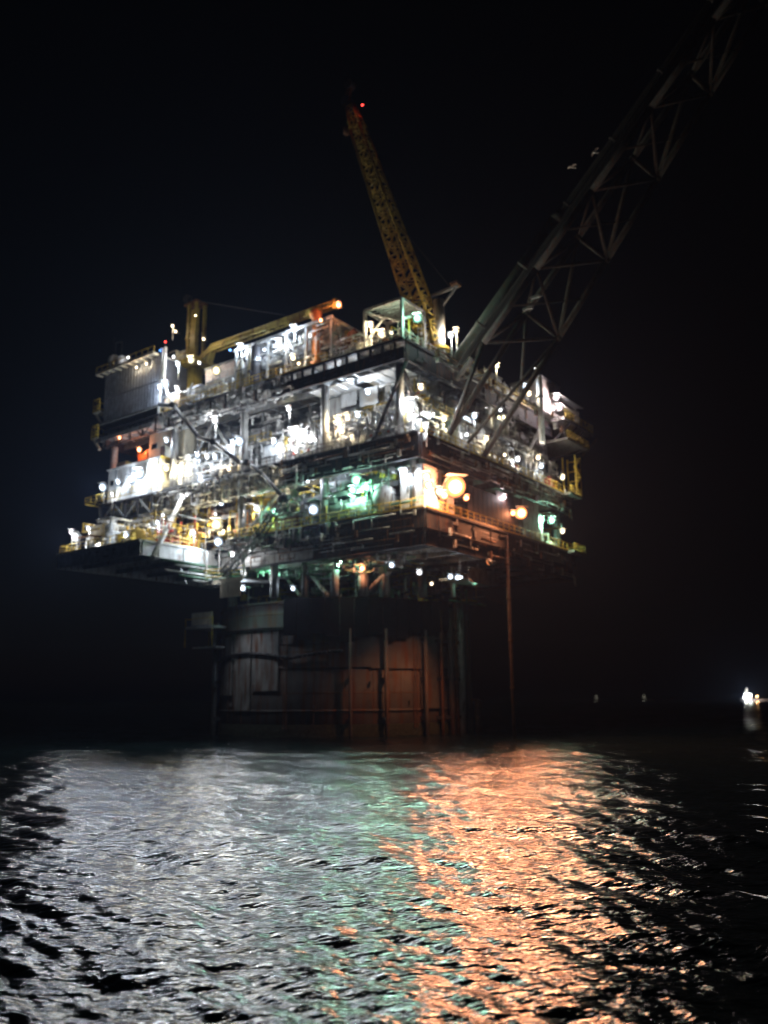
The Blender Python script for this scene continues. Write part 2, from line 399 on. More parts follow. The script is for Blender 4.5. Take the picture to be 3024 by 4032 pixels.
# columns
colm = {}
for u in (1.6, 15.5, 30.5, 45.5, 60.5):
    for v in (1.2, 14, 27, 40):
        z0 = 18.0 if (14 < u < 48 and 5 < v < 38) else 24.0
        for a, b in ((z0, ZC - 1.9), (ZC, ZP - 3.0), (ZP, ZT - 2.7)):
            if b - a < .5: continue
            uu = u + (1.9 if (u < 2 and a >= ZP) else 0)
            part(top, 'column', MB().tube((uu, v, a), (uu, v, b), .55 if a > 20 else .8, 16), PALE if a > ZC else STEEL)
# diagonal braces, outer frames
for (p, q, r, m) in (((1.9, .6, ZT - 2.7), (7.5, .6, ZP), .24, GIRD), ((15.5, 1.2, ZC), (22.5, 1.2, ZP - 3), .3, STEEL), ((30.5, 1.2, ZC), (23, 1.2, ZP - 3), .3, STEEL),
                  ((3.2, 1.0, ZT - 2.8), (3.2, 9, ZP + .2), .32, DARK), ((1.6, 27, ZP), (1.6, 36, ZT - 2.7), .3, STEEL), ((30.5, 2, ZP), (38, 2, ZT - 2.7), .26, STEEL), ((45.5, 2, ZP), (38, 2, ZT - 2.7), .26, STEEL)):
    part(top, 'brace', MB().tube(p, q, r, 10), m)
# raking braces from the wing deck up to the production deck
for a, b in (((600, 2195, -12.6), (716, 1965, -.2)), ((352, 2158, -12.6), (455, 2050, -.2))):
    part(top, 'raking_brace', MB().tube(LF(a[0], a[1], a[2]), LF(b[0], b[1], b[2]), .33, 12), PALE)
# legs and raking struts between hull top and cellar deck
for (x, y, r, m) in ((1415, 2345, .62, PALE), (1300, 2345, .5, PALE), (1060, 2350, .5, PALE), (1650, 2350, .5, STEEL), (1500, 2340, .35, STEEL), (1180, 2345, .3, STEEL), (1770, 2350, .3, PALE)):
    h = HZ(x, y, 18.0)
    part(top, 'leg', MB().tube((h[0], h[1] + .9, 18), (h[0], h[1] + .9, 22.2), r * 1.15, 18), m)
for (x, y, x2, y2, r) in ((1430, 2345, 1545, 2235, .33), (1290, 2345, 1230, 2270, .3), (1180, 2345, 1100, 2240, .25)):
    part(top, 'raking_strut', MB().tube(LF(x, y, 9.0), LF(x2, y2, 9.0), r, 10), PALE)

# ------------------------------------------------------------------ railings
def railing(name, label, pts, z, m=YELL, h=1.15, group=None):
    t = thing(name, label, 'railing', (pts[0][0], pts[0][1], z), group)
    for hh, rr_ in ((h, .05), (h * .55, .035)):
        part(t, 'hand_rail' if hh == h else 'mid_rail', MB().path([(p[0], p[1], z + hh) for p in pts], rr_, 5), m)
    part(t, 'toe_board', sum_boxes(pts, z), m)
    mb = MB()
    for a, b in zip(pts, pts[1:]):
        L = math.dist(a, b); n = max(1, int(L / 1.5))
        for i in range(n + 1):
            q = (a[0] + (b[0] - a[0]) * i / n, a[1] + (b[1] - a[1]) * i / n); mb.bar((*q, z), (*q, z + h), .07)
    part(t, 'post', mb, m, 'stuff')
    return t
def sum_boxes(pts, z):
    mb = MB()
    for a, b in zip(pts, pts[1:]): mb.bar((*a, z + .1), (*b, z + .1), .03, .16)
    return mb
railing('railing', 'yellow railing along the long edge of the top deck', [(14, -.2), (47.5, -.2)], ZT + .07)
railing('railing', 'pale railing at the near corner of the top deck', [(2, 11), (2, -.2), (13.5, -.2)], ZT + .07, PALE)
railing('railing', 'yellow railing along the short edge of the top deck', [(1.8, 12), (1.8, 36)], ZT + .07)
railing('railing', 'grey railing along the long edge of the production deck', [(.2, -.2), (46, -.2)], ZP + .07, STEEL)
railing('railing', 'yellow railing in front of the white cladded building', [(47, -1.6), (63.5, -1.6), (63.5, 4)], ZP + .07)
railing('railing', 'yellow railing along the short edge of the production deck', [(-.2, .3), (-.2, 41.4)], ZP + .07)
railing('railing', 'grey railing along the short edge of the cellar deck', [(-.7, .3), (-.7, 40)], ZC + .07, YELL)
railing('railing', 'yellow railing along the long edge of the cellar deck', [(-.5, -.2), (33.8, -.2)], ZC + .07)
railing('railing', 'yellow railing round the wing deck facing the boat', [(34.5, -3), (34.5, -12.4), (52.4, -12.4), (52.4, -6)], 24.97)
railing('railing', 'yellow mezzanine railing above the middle of the production deck', [(28, 4), (44, 4)], 41.03)
railing('railing', 'yellow mezzanine railing near the corner above the production deck', [(3, 14), (3, 5), (25, 5)], 41.23)
railing('railing', 'yellow railing on the module mezzanine on the top deck', [(16, 3), (41, 3)], 52.03, PALE)

# ------------------------------------------------------------------ buildings and modules
def panels(par, u0, u1, v, z0, z1, m, w=.62, out=-1):
    x = u0
    while x < u1 - .05:
        e = min(x + w, u1); part(par, 'cladding_panel', MB().box(x + .02, e - .02, v + (out * .07), v, z0, z1), m); x = e
def door(par, u0, v, z0, m=STEEL, w=.9, h=2.1):
    d = part(par, 'door', MB().box(u0, u0 + w, v - .1, v - .02, z0, z0 + h), m)
    part(d, 'handle', MB().box(u0 + .1, u0 + .25, v - .16, v - .1, z0 + 1.0, z0 + 1.06), GALV)
def window(par, u0, v, z0, w=1.0, h=.8):
    f = part(par, 'window', MB().box(u0 - .07, u0 + w + .07, v - .1, v - .02, z0 - .07, z0 + h + .07), PALE)
    part(f, 'pane', MB().box(u0, u0 + w, v - .13, v - .1, z0, z0 + h), GLASS)

# ribbed dark block high on the left
q = thing('ribbed_block', 'tall dark blue grey ribbed module overhanging at the upper left of the platform', 'module', (55.6, 0, 49.5))
part(q, 'wall', MB().box(48.4, 62.6, .15, 11, 49.5, 57.6), mat('dark_blue_cladding', (.05, .055, .075)))
x = 48.5
while x < 62.4:
    for za, zb_ in ((49.55, 53.4), (53.65, 57.5)): part(q, 'rib', MB().box(x, x + .34, -.2, .15, za, zb_), BLUEG)
    x += .74
part(q, 'middle_band', MB().box(48.3, 62.7, -.04, .14, 53.42, 53.63), STEEL)
part(q, 'corner_post', MB().box(48.1, 48.4, -.1, .3, 46.6, 58.9), PALE)
part(q, 'corner_post', MB().box(47.3, 47.6, -.1, .3, 52.6, 58.9), PALE)
part(q, 'roof', MB().box(48.3, 62.8, .1, 11.1, 57.62, 57.8), PALE)
w_ = part(q, 'roof_walkway', MB().box(48.4, 63.2, -1.3, .1, 57.82, 57.9), GRATE)
mb = MB().box(48.4, 63.2, -1.42, -1.3, 57.6, 58.0).box(48.4, 63.2, -.02, .08, 57.92, 58.1); x = 48.4
while x < 63.3: mb.box(x, x + .16, -1.3, 0, 57.55, 57.8); x += 1.64
part(w_, 'walkway_frame', mb, CREAM)
mb = MB(); x = 48.4
while x < 63.3: mb.bar((x, -1.3, 57.9), (x, -1.3, 58.9), .07); x += 1.48
part(w_, 'rail_post', mb, YELL, 'stuff')
part(w_, 'hand_rail', MB().bar((48.4, -1.3, 58.9), (63.2, -1.3, 58.9), .09), YELL)
part(q, 'floor_slab', MB().box(48.2, 63.4, -.3, 11, 49.1, 49.48), STEEL)
part(q, 'under_slab', MB().box(49.3, 63.6, -.2, 9, 46.7, 46.95), PALE)
for i in range(7):
    part(q, 'under_beam', MB().bar((49.6 + i * 2.2, -.1, 47.0), (50.2 + i * 2.2, 3.5, 49.0), .25, .35), STEEL)
part(q, 'under_beam', MB().box(49.3, 63.7, -.35, -.2, 46.2, 46.9), STEEL)
for (u, v, z, r, lab) in ((65.0 - 2.6, 1.4, 59.4, 1.05, 'leftmost satellite dome, on the roof edge of the dark ribbed block'), (60.2, 1.4, 58.9, .95, 'satellite dome beside the roof mast, second from the platform edge')):
    s = thing('satellite_dome', lab, 'satellite dome', (u, v, z), 'satellite domes on the roof')
    part(s, 'pedestal', MB().lathe((u, v, z), (0, 0, 1), [(57.8 - z, .35), (.5, .28), (.55, .5), (.7, .5)], 12), STEEL)
    part(s, 'radome', MB().lathe((u, v, z + .6), (0, 0, 1), [(0, r * .7), (.25 * r, r * .92), (.75 * r, r), (1.3 * r, r * .85), (1.65 * r, r * .5), (1.8 * r, .02)], 20, False), WHITE)
a = LF(452, 1430, 5); b = LF(452, 1352, 5); c = LF(480, 1358, 5)
s = thing('antenna_mast', 'thin dark hooked antenna mast behind the satellite domes', 'antenna mast', (a[0], 5, 57.8))
part(s, 'mast', MB().tube((a[0], 5, 57.8), (a[0], 5, b[2]), .1), DARK)
part(s, 'cross_arm', MB().tube((a[0], 5, b[2]), (c[0], 5, b[2] - .3), .09), STEEL)
part(s, 'mast', MB().tube((c[0], 5, 57.8), (c[0], 5, b[2] - .3), .12), DARK)
part(s, 'whip', MB().tube((a[0] + .6, 5, 57.8), (a[0] + .6, 5, b[2] + 1.2), .035), DARK)
# yellow escape ladders hung on the end
for (zz, lab) in ((51.5, 'small yellow caged balcony hanging off the end of the dark ribbed block'), (47.0, 'yellow caged balcony at the bottom corner of the dark ribbed block')):
    s = thing('caged_balcony', lab, 'balcony', (63.9, .5, zz))
    part(s, 'floor', MB().box(63.0, 64.9, -.4, 2, zz, zz + .12), CREAM)
    mb = MB()
    for uu in (63.1, 64.0, 64.8):
        for vv in (-.35, 1.9): mb.bar((uu, vv, zz), (uu, vv, zz + 2.3), .12)
    part(s, 'post', mb, YELL, 'stuff')
    for h in (.6, 1.2, 2.3): part(s, 'hand_rail', MB().path([(63.1, -.35, zz + h), (64.8, -.35, zz + h), (64.8, 1.9, zz + h)], .09, 6), YELL)
    part(s, 'bracket', MB().bar((64.6, 0, zz), (62.8, 0, zz - 2.0), .3, .3), CREAM)

# white cladded building on the production deck
q = thing('white_building', 'brightly floodlit white cladded building on the left end of the production deck', 'building', (53.5, 0, ZP))
part(q, 'wall', MB().box(47.3, 60.0, .1, 9.6, ZP + .02, 40.9), WHITE)
panels(q, 47.3, 60.0, .1, ZP + .1, 40.9, WHITE, 1.05)
part(q, 'roof', MB().box(47.0, 60.3, -.2, 9.9, 40.92, 41.1), WHITE)
x = .3
while x < 9.4: part(q, 'cladding_panel', MB().box(47.22, 47.3, x, x + 1.0, ZP + .1, 40.9), CREAM); x += 1.04
part(q, 'roof_trim', MB().box(46.9, 46.98, -.2, 9.9, 40.7, 41.12), YELL)
door(q, 49.0, .02, ZP + .15, PALE); door(q, 56.6, .02, ZP + .15, CREAM)
window(q, 51.5, .02, 38.6); window(q, 58.4, .02, 38.3, .8)
part(q, 'downpipe', MB().path([(47.5, -.1, 40.8), (47.5, -.1, 36)], .08, 6), STEEL)
for uu in (50.6, 54.2, 57.8): part(q, 'cable_tray', MB().box(uu, uu + .25, -.07, .02, 36.5, 40.7), GALV)
q = thing('deck_house', 'beige upper deck house set back above the white cladded building', 'building', (50, 3, 41.1))
part(q, 'wall', MB().box(44.2, 52.6, 2.0, 9, 41.12, 46.0), CREAM)
panels(q, 44.2, 52.6, 2.0, 41.2, 45.9, CREAM, 1.4)
door(q, 48.6, 1.92, 41.2, DARK, 1.1, 2.3); door(q, 46.1, 1.92, 41.2, STEEL, 1.0, 2.2)
window(q, 50.6, 1.92, 43.4, 1.2, .8)
q = thing('orange_container', 'orange glowing container with louvres beside the beige deck house', 'container', (55, 2, 41.1))
part(q, 'body', MB().box(53.2, 55.7, 2.2, 6, 41.14, 43.8), ORNG)
for i in range(5): part(q, 'louvre', MB().box(53.3 + i * .43, 53.6 + i * .43, 2.08, 2.2, 41.4, 43.6), ORNG)
q = thing('roof_plant', 'green grey air handling unit on the roof of the white building', 'air handler', (58, 3, 41.1))
part(q, 'casing', MB().box(57.6, 59.8, 1.4, 5, 41.12, 42.5), GREEN); part(q, 'duct', MB().tube((57.6, 2.5, 41.9), (55.9, 2.5, 41.9), .4, 12), GREEN)
for i in range(4): part(q, 'louvre', MB().box(57.75, 59.65, 1.3, 1.4, 41.3 + i * .28, 41.45 + i * .28), STEEL)

# arched module in the recess beside the ribbed block
q = thing('arched_shelter', 'grey arched shelter in the lit recess beside the dark ribbed block', 'shelter', (43, 2, ZT))
P = []; n = 12
for s_ in (2.5, 8.5):
    for i in range(n + 1):
        t = math.pi * i / n; P.append((42.6 + 3.6 * math.cos(t), s_, ZT + .1 + 4.2 * math.sin(t) ** .8))
part(q, 'arch_roof', MB().add(P, [(i, i + 1, n + 2 + i, n + 1 + i) for i in range(n)], True), STEEL)
part(q, 'end_wall', MB().add(P[:n + 1], [tuple(range(n + 1))]), BLUEG)
for uu in (40.4, 42.6, 44.8): part(q, 'frame_post', MB().box(uu - .12, uu + .12, 2.2, 2.44, ZT + .1, ZT + 3.6), PALE)
part(q, 'frame_strut', MB().tube((48, .4, 53.2), (44.6, .4, ZT + .3), .22, 8), PALE)
part(q, 'frame_strut', MB().tube((41, .4, 51.5), (42.6, .4, ZT + .3), .14, 8), PALE)
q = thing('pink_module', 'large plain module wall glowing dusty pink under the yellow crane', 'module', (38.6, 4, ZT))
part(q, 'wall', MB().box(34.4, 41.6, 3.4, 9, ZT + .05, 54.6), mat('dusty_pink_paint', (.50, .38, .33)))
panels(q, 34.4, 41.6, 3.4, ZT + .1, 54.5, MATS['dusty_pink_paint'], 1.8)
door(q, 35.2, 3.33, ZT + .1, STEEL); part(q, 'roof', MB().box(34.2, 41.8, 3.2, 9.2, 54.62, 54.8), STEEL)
q = thing('tan_shed', 'small tan shed under paired floodlights below the dark ribbed block', 'shed', (46, 1, ZT))
part(q, 'wall', MB().box(44.0, 47.6, .6, 3.4, ZT + .05, 50.6), mat('tan_paint', (.45, .33, .22)))
panels(q, 44, 47.6, .6, ZT + .1, 50.5, MATS['tan_paint'], .6)
part(q, 'roof', MB().box(43.8, 47.8, .4, 3.6, 50.62, 50.75), PALE); door(q, 45.3, .54, ZT + .1, CREAM, .8, 1.9)

# open process module on the top deck
q = thing('process_module', 'open steel process module with a flat roof on the top deck under the yellow boom', 'module', (28, 3, ZT))
for uu in (15.6, 20.2, 24.0, 27.6, 31.6, 34.0):
    for vv in (2.6, 12):
        part(q, 'post', MB().box(uu - .16, uu + .16, vv - .16, vv + .16, ZT + .05, 55.3), PALE)
part(q, 'roof_frame', MB().box(15.3, 34.4, 2.3, 2.6, 55.35, 55.75).box(15.3, 34.4, 11.9, 12.2, 55.35, 55.75), PALE)
for i in range(10):
    part(q, 'roof_panel', MB().box(15.4 + i * 1.9, 17.2 + i * 1.9, 2.65, 11.85, 55.5, 55.62), GALV)
for (a, b) in (((20.2, 2.45, 49), (24.0, 2.45, 55)), ((31.6, 2.45, 55), (34, 2.45, 52.2))):
    part(q, 'brace', MB().tube(a, b, .12, 8), PALE)

# tubular weather shelter at the near corner of the top deck
q = thing('corner_shelter', 'white tubular frame shelter with cross braced sides at the near corner of the top deck', 'shelter', (4, 3, ZT))
zt = 53.6
us, vs = (2.6, 8.4), (.7, 5.6)
for uu in us:
    for vv in vs: part(q, 'post', MB().box(uu - .17, uu + .17, vv - .17, vv + .17, ZT + .05, zt), PALE)
for (a, b) in (((us[0], vs[0]), (us[1], vs[0])), ((us[0], vs[0]), (us[0], vs[1])), ((us[1], vs[0]), (us[1], vs[1])), ((us[0], vs[1]), (us[1], vs[1]))):
    part(q, 'top_beam', MB().bar((*a, zt), (*b, zt), .3, .34), PALE)
for (a, b) in (((8.4, .7, zt - .3), (2.6, .7, ZT + 2.6)), ((8.4, .7, ZT + 1.4), (4.6, .7, zt - 1.2)), ((2.6, .7, ZT + 3), (2.6, 5.6, zt - .3))):
    part(q, 'cross_brace', MB().bar(a, b, .18), PALE)
for k in range(7): part(q, 'roof_purlin', MB().bar((us[0], vs[0] + .8 * k, zt + .22), (us[1], vs[0] + .8 * k, zt + .22), .1), PALE)
part(q, 'roof_sheet', MB().box(3.4, 7.6, 1.4, 5.6, zt + .3, zt + .36), PALE)

# pink lit house with awnings on the far right end of the top deck
u0 = -.4
q = thing('gangway_house', 'pinkish equipment house with a glowing awning at the right end of the top deck', 'building', (1, 44, ZT))
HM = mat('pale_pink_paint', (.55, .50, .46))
p1 = RF(2150, 1500, 0); p2 = RF(2228, 1478, 0)
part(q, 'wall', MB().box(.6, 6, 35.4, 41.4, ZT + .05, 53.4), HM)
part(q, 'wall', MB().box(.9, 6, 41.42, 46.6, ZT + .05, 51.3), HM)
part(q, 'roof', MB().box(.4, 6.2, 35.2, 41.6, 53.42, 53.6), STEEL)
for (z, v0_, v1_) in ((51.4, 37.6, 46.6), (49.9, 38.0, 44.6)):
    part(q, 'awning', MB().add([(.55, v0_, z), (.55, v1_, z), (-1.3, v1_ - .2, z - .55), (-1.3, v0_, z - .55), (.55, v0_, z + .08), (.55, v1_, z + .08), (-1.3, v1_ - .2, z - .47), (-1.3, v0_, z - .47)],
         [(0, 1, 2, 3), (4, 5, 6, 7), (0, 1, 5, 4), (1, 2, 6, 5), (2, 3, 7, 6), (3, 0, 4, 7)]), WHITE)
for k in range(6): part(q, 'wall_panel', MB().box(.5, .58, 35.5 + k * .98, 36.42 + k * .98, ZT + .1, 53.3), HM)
part(q, 'corner_post', MB().box(.2, .5, 46.9, 47.2, ZT + .05, 51.6), PALE); part(q, 'corner_post', MB().box(.2, .5, 47.9, 48.2, ZT + .05, 51.2), PALE)
part(q, 'balcony_floor', MB().box(-1.0, 6, 39.4, 50.6, ZT - .6, ZT - .1), GRATE)
for k in range(5): part(q, 'balcony_bracket', MB().bar((-1, 41.5 + k * 2.7, ZT - .7), (1.2, 41.5 + k * 2.7 - 1.6, ZT - 3.6), .3, .35), GIRD)
railing('railing', 'yellow railing round the balcony of the pinkish house', [(-1.0, 40), (-1.0, 50.6), (5, 50.6)], ZT - .05)
q = thing('white_column', 'tall white pipe column in front of the pinkish house', 'pipe column', (-.8, 36.2, 44))
a = RF(2122, 1482, -.8); b = RF(2146, 1700, -.8)
part(q, 'column_pipe', MB().tube((-.8, a[1], b[2] - 2), (-.8, a[1], a[2]), .42, 14), WHITE)
part(q, 'collar', MB().flange((-.8, a[1], (a[2] + b[2]) / 2 + 1), (0, 0, 1), .6, .3, 14), GALV)
part(q, 'collar', MB().flange((-.8, a[1], a[2]), (0, 0, 1), .52, .2, 14), GALV)

# lower balconies at the right end
for (z, v1_, lab) in ((44.0, 46.4, 'dim lower balcony hanging under the pinkish house'), (ZP - .2, 42.6, 'small landing at the right end of the production deck'), (ZC, 42.6, 'yellow railed landing at the right end of the cellar deck')):
    q = thing('end_landing', lab, 'landing', (1, 42, z))
    part(q, 'floor', MB().box(-1.8, 6, 38.4, v1_, z - .35, z), GRATE)
    for h in (.55, 1.1): part(q, 'hand_rail', MB().path([(-1.8, 38.5, z + h), (-1.8, v1_, z + h), (6, v1_, z + h)], .06, 6), YELL)
    mb = MB(); x = 38.5
    while x < v1_ + .1: mb.bar((-1.8, x, z), (-1.8, x, z + 1.1), .09); x += .8
    part(q, 'post', mb, YELL, 'stuff')
    part(q, 'bracket', MB().bar((-1, v1_ - 1, z - .3), (1, 38, z - 3.4), .3), GIRD)
q = thing('stair_tower', 'yellow caged stair tower at the right end of the production deck', 'stair tower', (0, 42.5, ZP))
for vv in (41.4, 43.2):
    for uu in (-1.5, .6): part(q, 'post', MB().bar((uu, vv, ZP), (uu, vv, 41.8), .16), YELL)
for k in range(4):
    part(q, 'stair_flight', MB().bar((-1.4, 41.5 if k % 2 else 43.1, ZP + k * 1.5), (-1.4, 43.1 if k % 2 else 41.5, ZP + (k + 1) * 1.5), .5, .12), YELL)
    part(q, 'hoop', MB().path([(-1.5, 41.4, ZP + 1.6 * k + 1), (-1.5, 43.2, ZP + 1.6 * k + 1), (.6, 43.2, ZP + 1.6 * k + 1)], .06, 6), YELL)

# ------------------------------------------------------------------ cranes
def lattice(par, A, B, wa, wb, n, m, side=(0, 1, 0), rch=.12, rbr=.06, deep=None):
    A, B = Vector(A), Vector(B); d = (B - A).normalized(); s = Vector(side); s = (s - d * s.dot(d)).normalized(); t = d.cross(s)
    c = []
    for i in range(n + 1):
        f = i / n; w = wa + (wb - wa) * f; p = A + (B - A) * f
        c.append([p + s * (w / 2 * a) + t * ((deep or w) / 2 * b * (w / wa if deep else 1)) for a, b in ((-1, -1), (1, -1), (1, 1), (-1, 1))])
    for k in range(4): part(par, 'boom_chord', MB().tube(c[0][k], c[n][k], rch, 8), m)
    mb = MB()
    for i in range(n):
        for k in range(4):
            j = (k + 1) % 4
            mb.tube(c[i][k], c[i + 1][j] if i % 2 else c[i + 1][j], rbr, 5) if i % 2 else mb.tube(c[i][j], c[i + 1][k], rbr, 5)
            mb.tube(c[i + 1][k], c[i + 1][j], rbr, 5)
    part(par, 'lacing', mb, m, 'stuff')
# big boom crane at the near corner
vb = 7.5
foot = LF(1703, 1360, vb); tip = LF(1432, 478, vb); tip = (tip[0], vb - 3, tip[2] + .5)
q = thing('tall_crane', 'tall yellow lattice boom crane pointing up above the near corner', 'crane', (foot[0], vb, ZT))
part(q, 'pedestal', MB().tube((foot[0], vb + 1.4, ZT), (foot[0], vb + 1.4, foot[2] - .5), 1.0, 20), PALE)
part(q, 'slew_ring', MB().lathe((foot[0], vb + 1.4, foot[2] - .5), (0, 0, 1), [(0, 1.5), (.5, 1.5)], 20), YELL)
fz = foot[2]
mid = Vector(foot).lerp(Vector(tip), .10)
lattice(q, foot, mid, 1.5, 2.7, 3, YELL, (1, 0, 0), .16, .09)
lattice(q, mid, Vector(foot).lerp(Vector(tip), .9), 2.7, 1.7, 22, YELL, (1, 0, 0), .16, .09)
lattice(q, Vector(foot).lerp(Vector(tip), .9), tip, 1.7, 1.0, 3, YELL, (1, 0, 0), .15, .08)
part(q, 'walkway_plate', MB().bar(Vector(foot).lerp(Vector(tip), .3) + Vector((0, .2, 0)), Vector(foot).lerp(Vector(tip), .95) + Vector((0, .2, 0)), .5, .08), YELL)
h1 = LF(1365, 400, vb - 3); h2 = LF(1378, 336, vb - 3)
hd = part(q, 'boom_head', MB().bar(tip, h1, .9, 1.3).bar(h1, h2, .5, .8), RUST)
for k, p in enumerate((h1, h2, tip)): part(hd, 'sheave', MB().lathe(Vector(p) - Vector((0, .5, 0)), (0, 1, 0), [(0, .75), (.15, .62), (.85, .62), (1, .75)], 18), DARK)
part(q, 'hook_line', MB().tube(h1, (h1[0], h1[1], h1[2] - 4.2), .05, 5), DARK)
part(q, 'hook_block', MB().lathe((h1[0], h1[1], h1[2] - 5.6), (0, 0, 1), [(0, .1), (.3, .5), (1.2, .5), (1.4, .15)], 10), RUST)
# gantry column with cross head
g = LF(1732, 1370, 8.5); gt = LF(1725, 1185, 8.5)
part(q, 'gantry_column', MB().tube((g[0], 8.5, ZT), (g[0], 8.5, gt[2]), .72, 18), WHITE)
part(q, 'cross_head', MB().bar((g[0] + 3.8, 8.5, gt[2] + .9), (g[0] - 3.0, 8.5, gt[2] + 1.2), .5, .25), STEEL)
part(q, 'cross_head_strut', MB().bar((g[0] - 2.6, 8.5, gt[2] + 1.0), (g[0], 8.5, gt[2] - 1.4), .25), STEEL)
part(q, 'cross_head_strut', MB().bar((g[0] + 3.2, 8.5, gt[2] + .8), (g[0], 8.5, gt[2] - 1.4), .25), STEEL)
part(q, 'service_box', MB().box(g[0] - 3.2, g[0] - 2.2, 7.9, 9.1, gt[2] + 1.3, gt[2] + 1.7), RUST)
part(q, 'backstay', MB().tube((g[0] - 2.0, 8.5, gt[2] + 1.2), Vector(foot).lerp(Vector(tip), .55), .04, 5), DARK)
cb = part(q, 'operator_cab', MB().box(foot[0] + .9, foot[0] + 2.9, vb - 1.3, vb + .9, fz - .1, fz + 2.3), PALE)
part(cb, 'window', MB().box(foot[0] + 1.1, foot[0] + 2.7, vb - 1.36, vb - 1.31, fz + .8, fz + 2.1), GLASS)

YELW = mat('weathered_yellow_paint', (.33, .25, .05), rust=.4)
# yellow crane resting its boom along the roof on the left
vc = 5.5
bt = LF(1322, 1196, 3.2); bf = LF(838, 1372, vc - .5); pd = LF(772, 1345, vc + 1)
q = thing('resting_crane', 'yellow crane with a tower gantry and its boom laid down along the roof', 'crane', (pd[0], vc + 1, 55))
pu = pd[0]
part(q, 'pedestal', MB().tube((pu, vc + 1, ZT), (pu, vc + 1, 57.2), 1.25, 20), YELW)
part(q, 'slew_platform', MB().box(pu - 3.6, pu + 5.4, vc - 2.2, vc + 4.2, 57.2, 57.7), YELW)
mb = MB()
for k in range(12): mb.box(pu - 3.5 + k * .78, pu - 3.38 + k * .78, vc - 2.4, vc - 2.2, 56.9, 57.9)
part(q, 'platform_rib', mb, YELW, 'stuff')
t1 = LF(790, 1195, vc + .5)[2]
gt_ = part(q, 'gantry_tower', MB(), YELW) or None
tw = []
for (du, dv) in ((-1.15, -.2), (.55, -.2), (-1.15, 1.6), (.55, 1.6)):
    part(q, 'gantry_leg', MB().box(pu + du - .26, pu + du + .26, vc + dv - .22, vc + dv + .22, 57.7, t1), YELW)
part(q, 'gantry_panel', MB().box(pu - 1.35, pu - .25, vc - .3, vc - .44, 57.8, t1 - 1.2), YELW)
for k in range(6): part(q, 'gantry_rung', MB().box(pu - .8, pu + .5, vc - .34, vc - .2, 58.4 + k * 1.25, 58.65 + k * 1.25), YELW)
hb = part(q, 'gantry_head', MB().box(pu - 1.5, pu + 1.6, vc - .5, vc + 1.9, t1, t1 + .4).bar((pu + .6, vc, t1 + .3), (pu + 1.9, vc, t1 + 1.9), .5), RUST)
part(hb, 'sheave', MB().lathe((pu + 1.2, vc - .5, t1 + 1.3), (0, 1, 0), [(0, .7), (.8, .7)], 16), DARK)
part(q, 'machinery_house', MB().box(pu + .9, pu + 4.3, vc - .6, vc + 2.6, 57.72, 60.4), PALE)
cb = part(q, 'operator_cab', MB().box(pu + 1.0, pu + 2.8, vc - 2.1, vc - .64, 57.75, 59.9), CREAM)
part(cb, 'window', MB().box(pu + 1.15, pu + 2.65, vc - 2.16, vc - 2.11, 58.5, 59.7), GLASS)
for k in range(5): part(q, 'platform_rail_post', MB().bar((pu + 5.3, vc - 2.1 + 1.5 * k, 57.7), (pu + 5.3, vc - 2.1 + 1.5 * k, 58.8), .09), YELW)
part(q, 'hand_rail', MB().path([(pu + 5.3, vc + 4, 58.8), (pu + 5.3, vc - 2.1, 58.8), (pu - 3.5, vc - 2.1, 58.8)], .07, 6), YELW)
bfv = Vector(bf); btv = Vector(bt)
part(q, 'boom_heel', MB().bar(bfv + Vector((1.5, .6, -1.8)), bfv, .8, 1.3).bar(Vector((pu - 2, vc, 57.6)), bfv, .9, 1.0), YELW)
lattice(q, bfv, btv, 1.0, .8, 26, YELW, (0, 1, 0), .13, .06, .85)
part(q, 'boom_side_plate', MB().bar(bfv + Vector((0, -.62, 0)), btv + Vector((0, -.5, 0)), .06, .3), YELW)
part(q, 'boom_tip_sheave', MB().lathe(btv + Vector((0, -.4, 0)), (0, 1, 0), [(0, .7), (.8, .7)], 16), YELW)
part(q, 'pendant', MB().tube((pu + .5, vc, t1 + 1), bfv.lerp(btv, .72), .05, 5), DARK)
# boom rest; the orange light on it is put into its paint
b1 = LF(1243, 1228, 3.2); bu = b1[0]
q = thing('boom_rest', 'orange lit boom rest post with a flared cap and a fat capsule beside it', 'boom rest', (bu, 3.2, ZT))
part(q, 'post', MB().lathe((bu, 3.2, ZT + .05), (0, 0, 1), [(0, .5), (b1[2] - ZT - 1.2, .5), (b1[2] - ZT - .6, .85), (b1[2] - ZT, .85)], 18), ORNG)
part(q, 'capsule', MB().capsule((bu - .75, 3.0, ZT + 1.9), (bu - .75, 3.0, ZT + 5.6), .55, 18), ORNG)
for k in range(3): part(q, 'pipe_bend', MB().path([(bu + .1, 2.5, ZT + .9 + .5 * k), (bu - 1.1, 2.4, ZT + .7 + .5 * k), (bu - 1.5, 3.2, ZT + .4 + .5 * k)], .2, 8), ORNG)
part(q, 'cradle', MB().box(bu - .9, bu + .9, 2.7, 3.7, b1[2], b1[2] + .25), YELL)

# ------------------------------------------------------------------ flare boom
v1, v2, vm = 5.0, 13.2, 8.2
def FP(lst, f, u_off=0):
    return [Vector(f(x, y)) for x, y in lst]
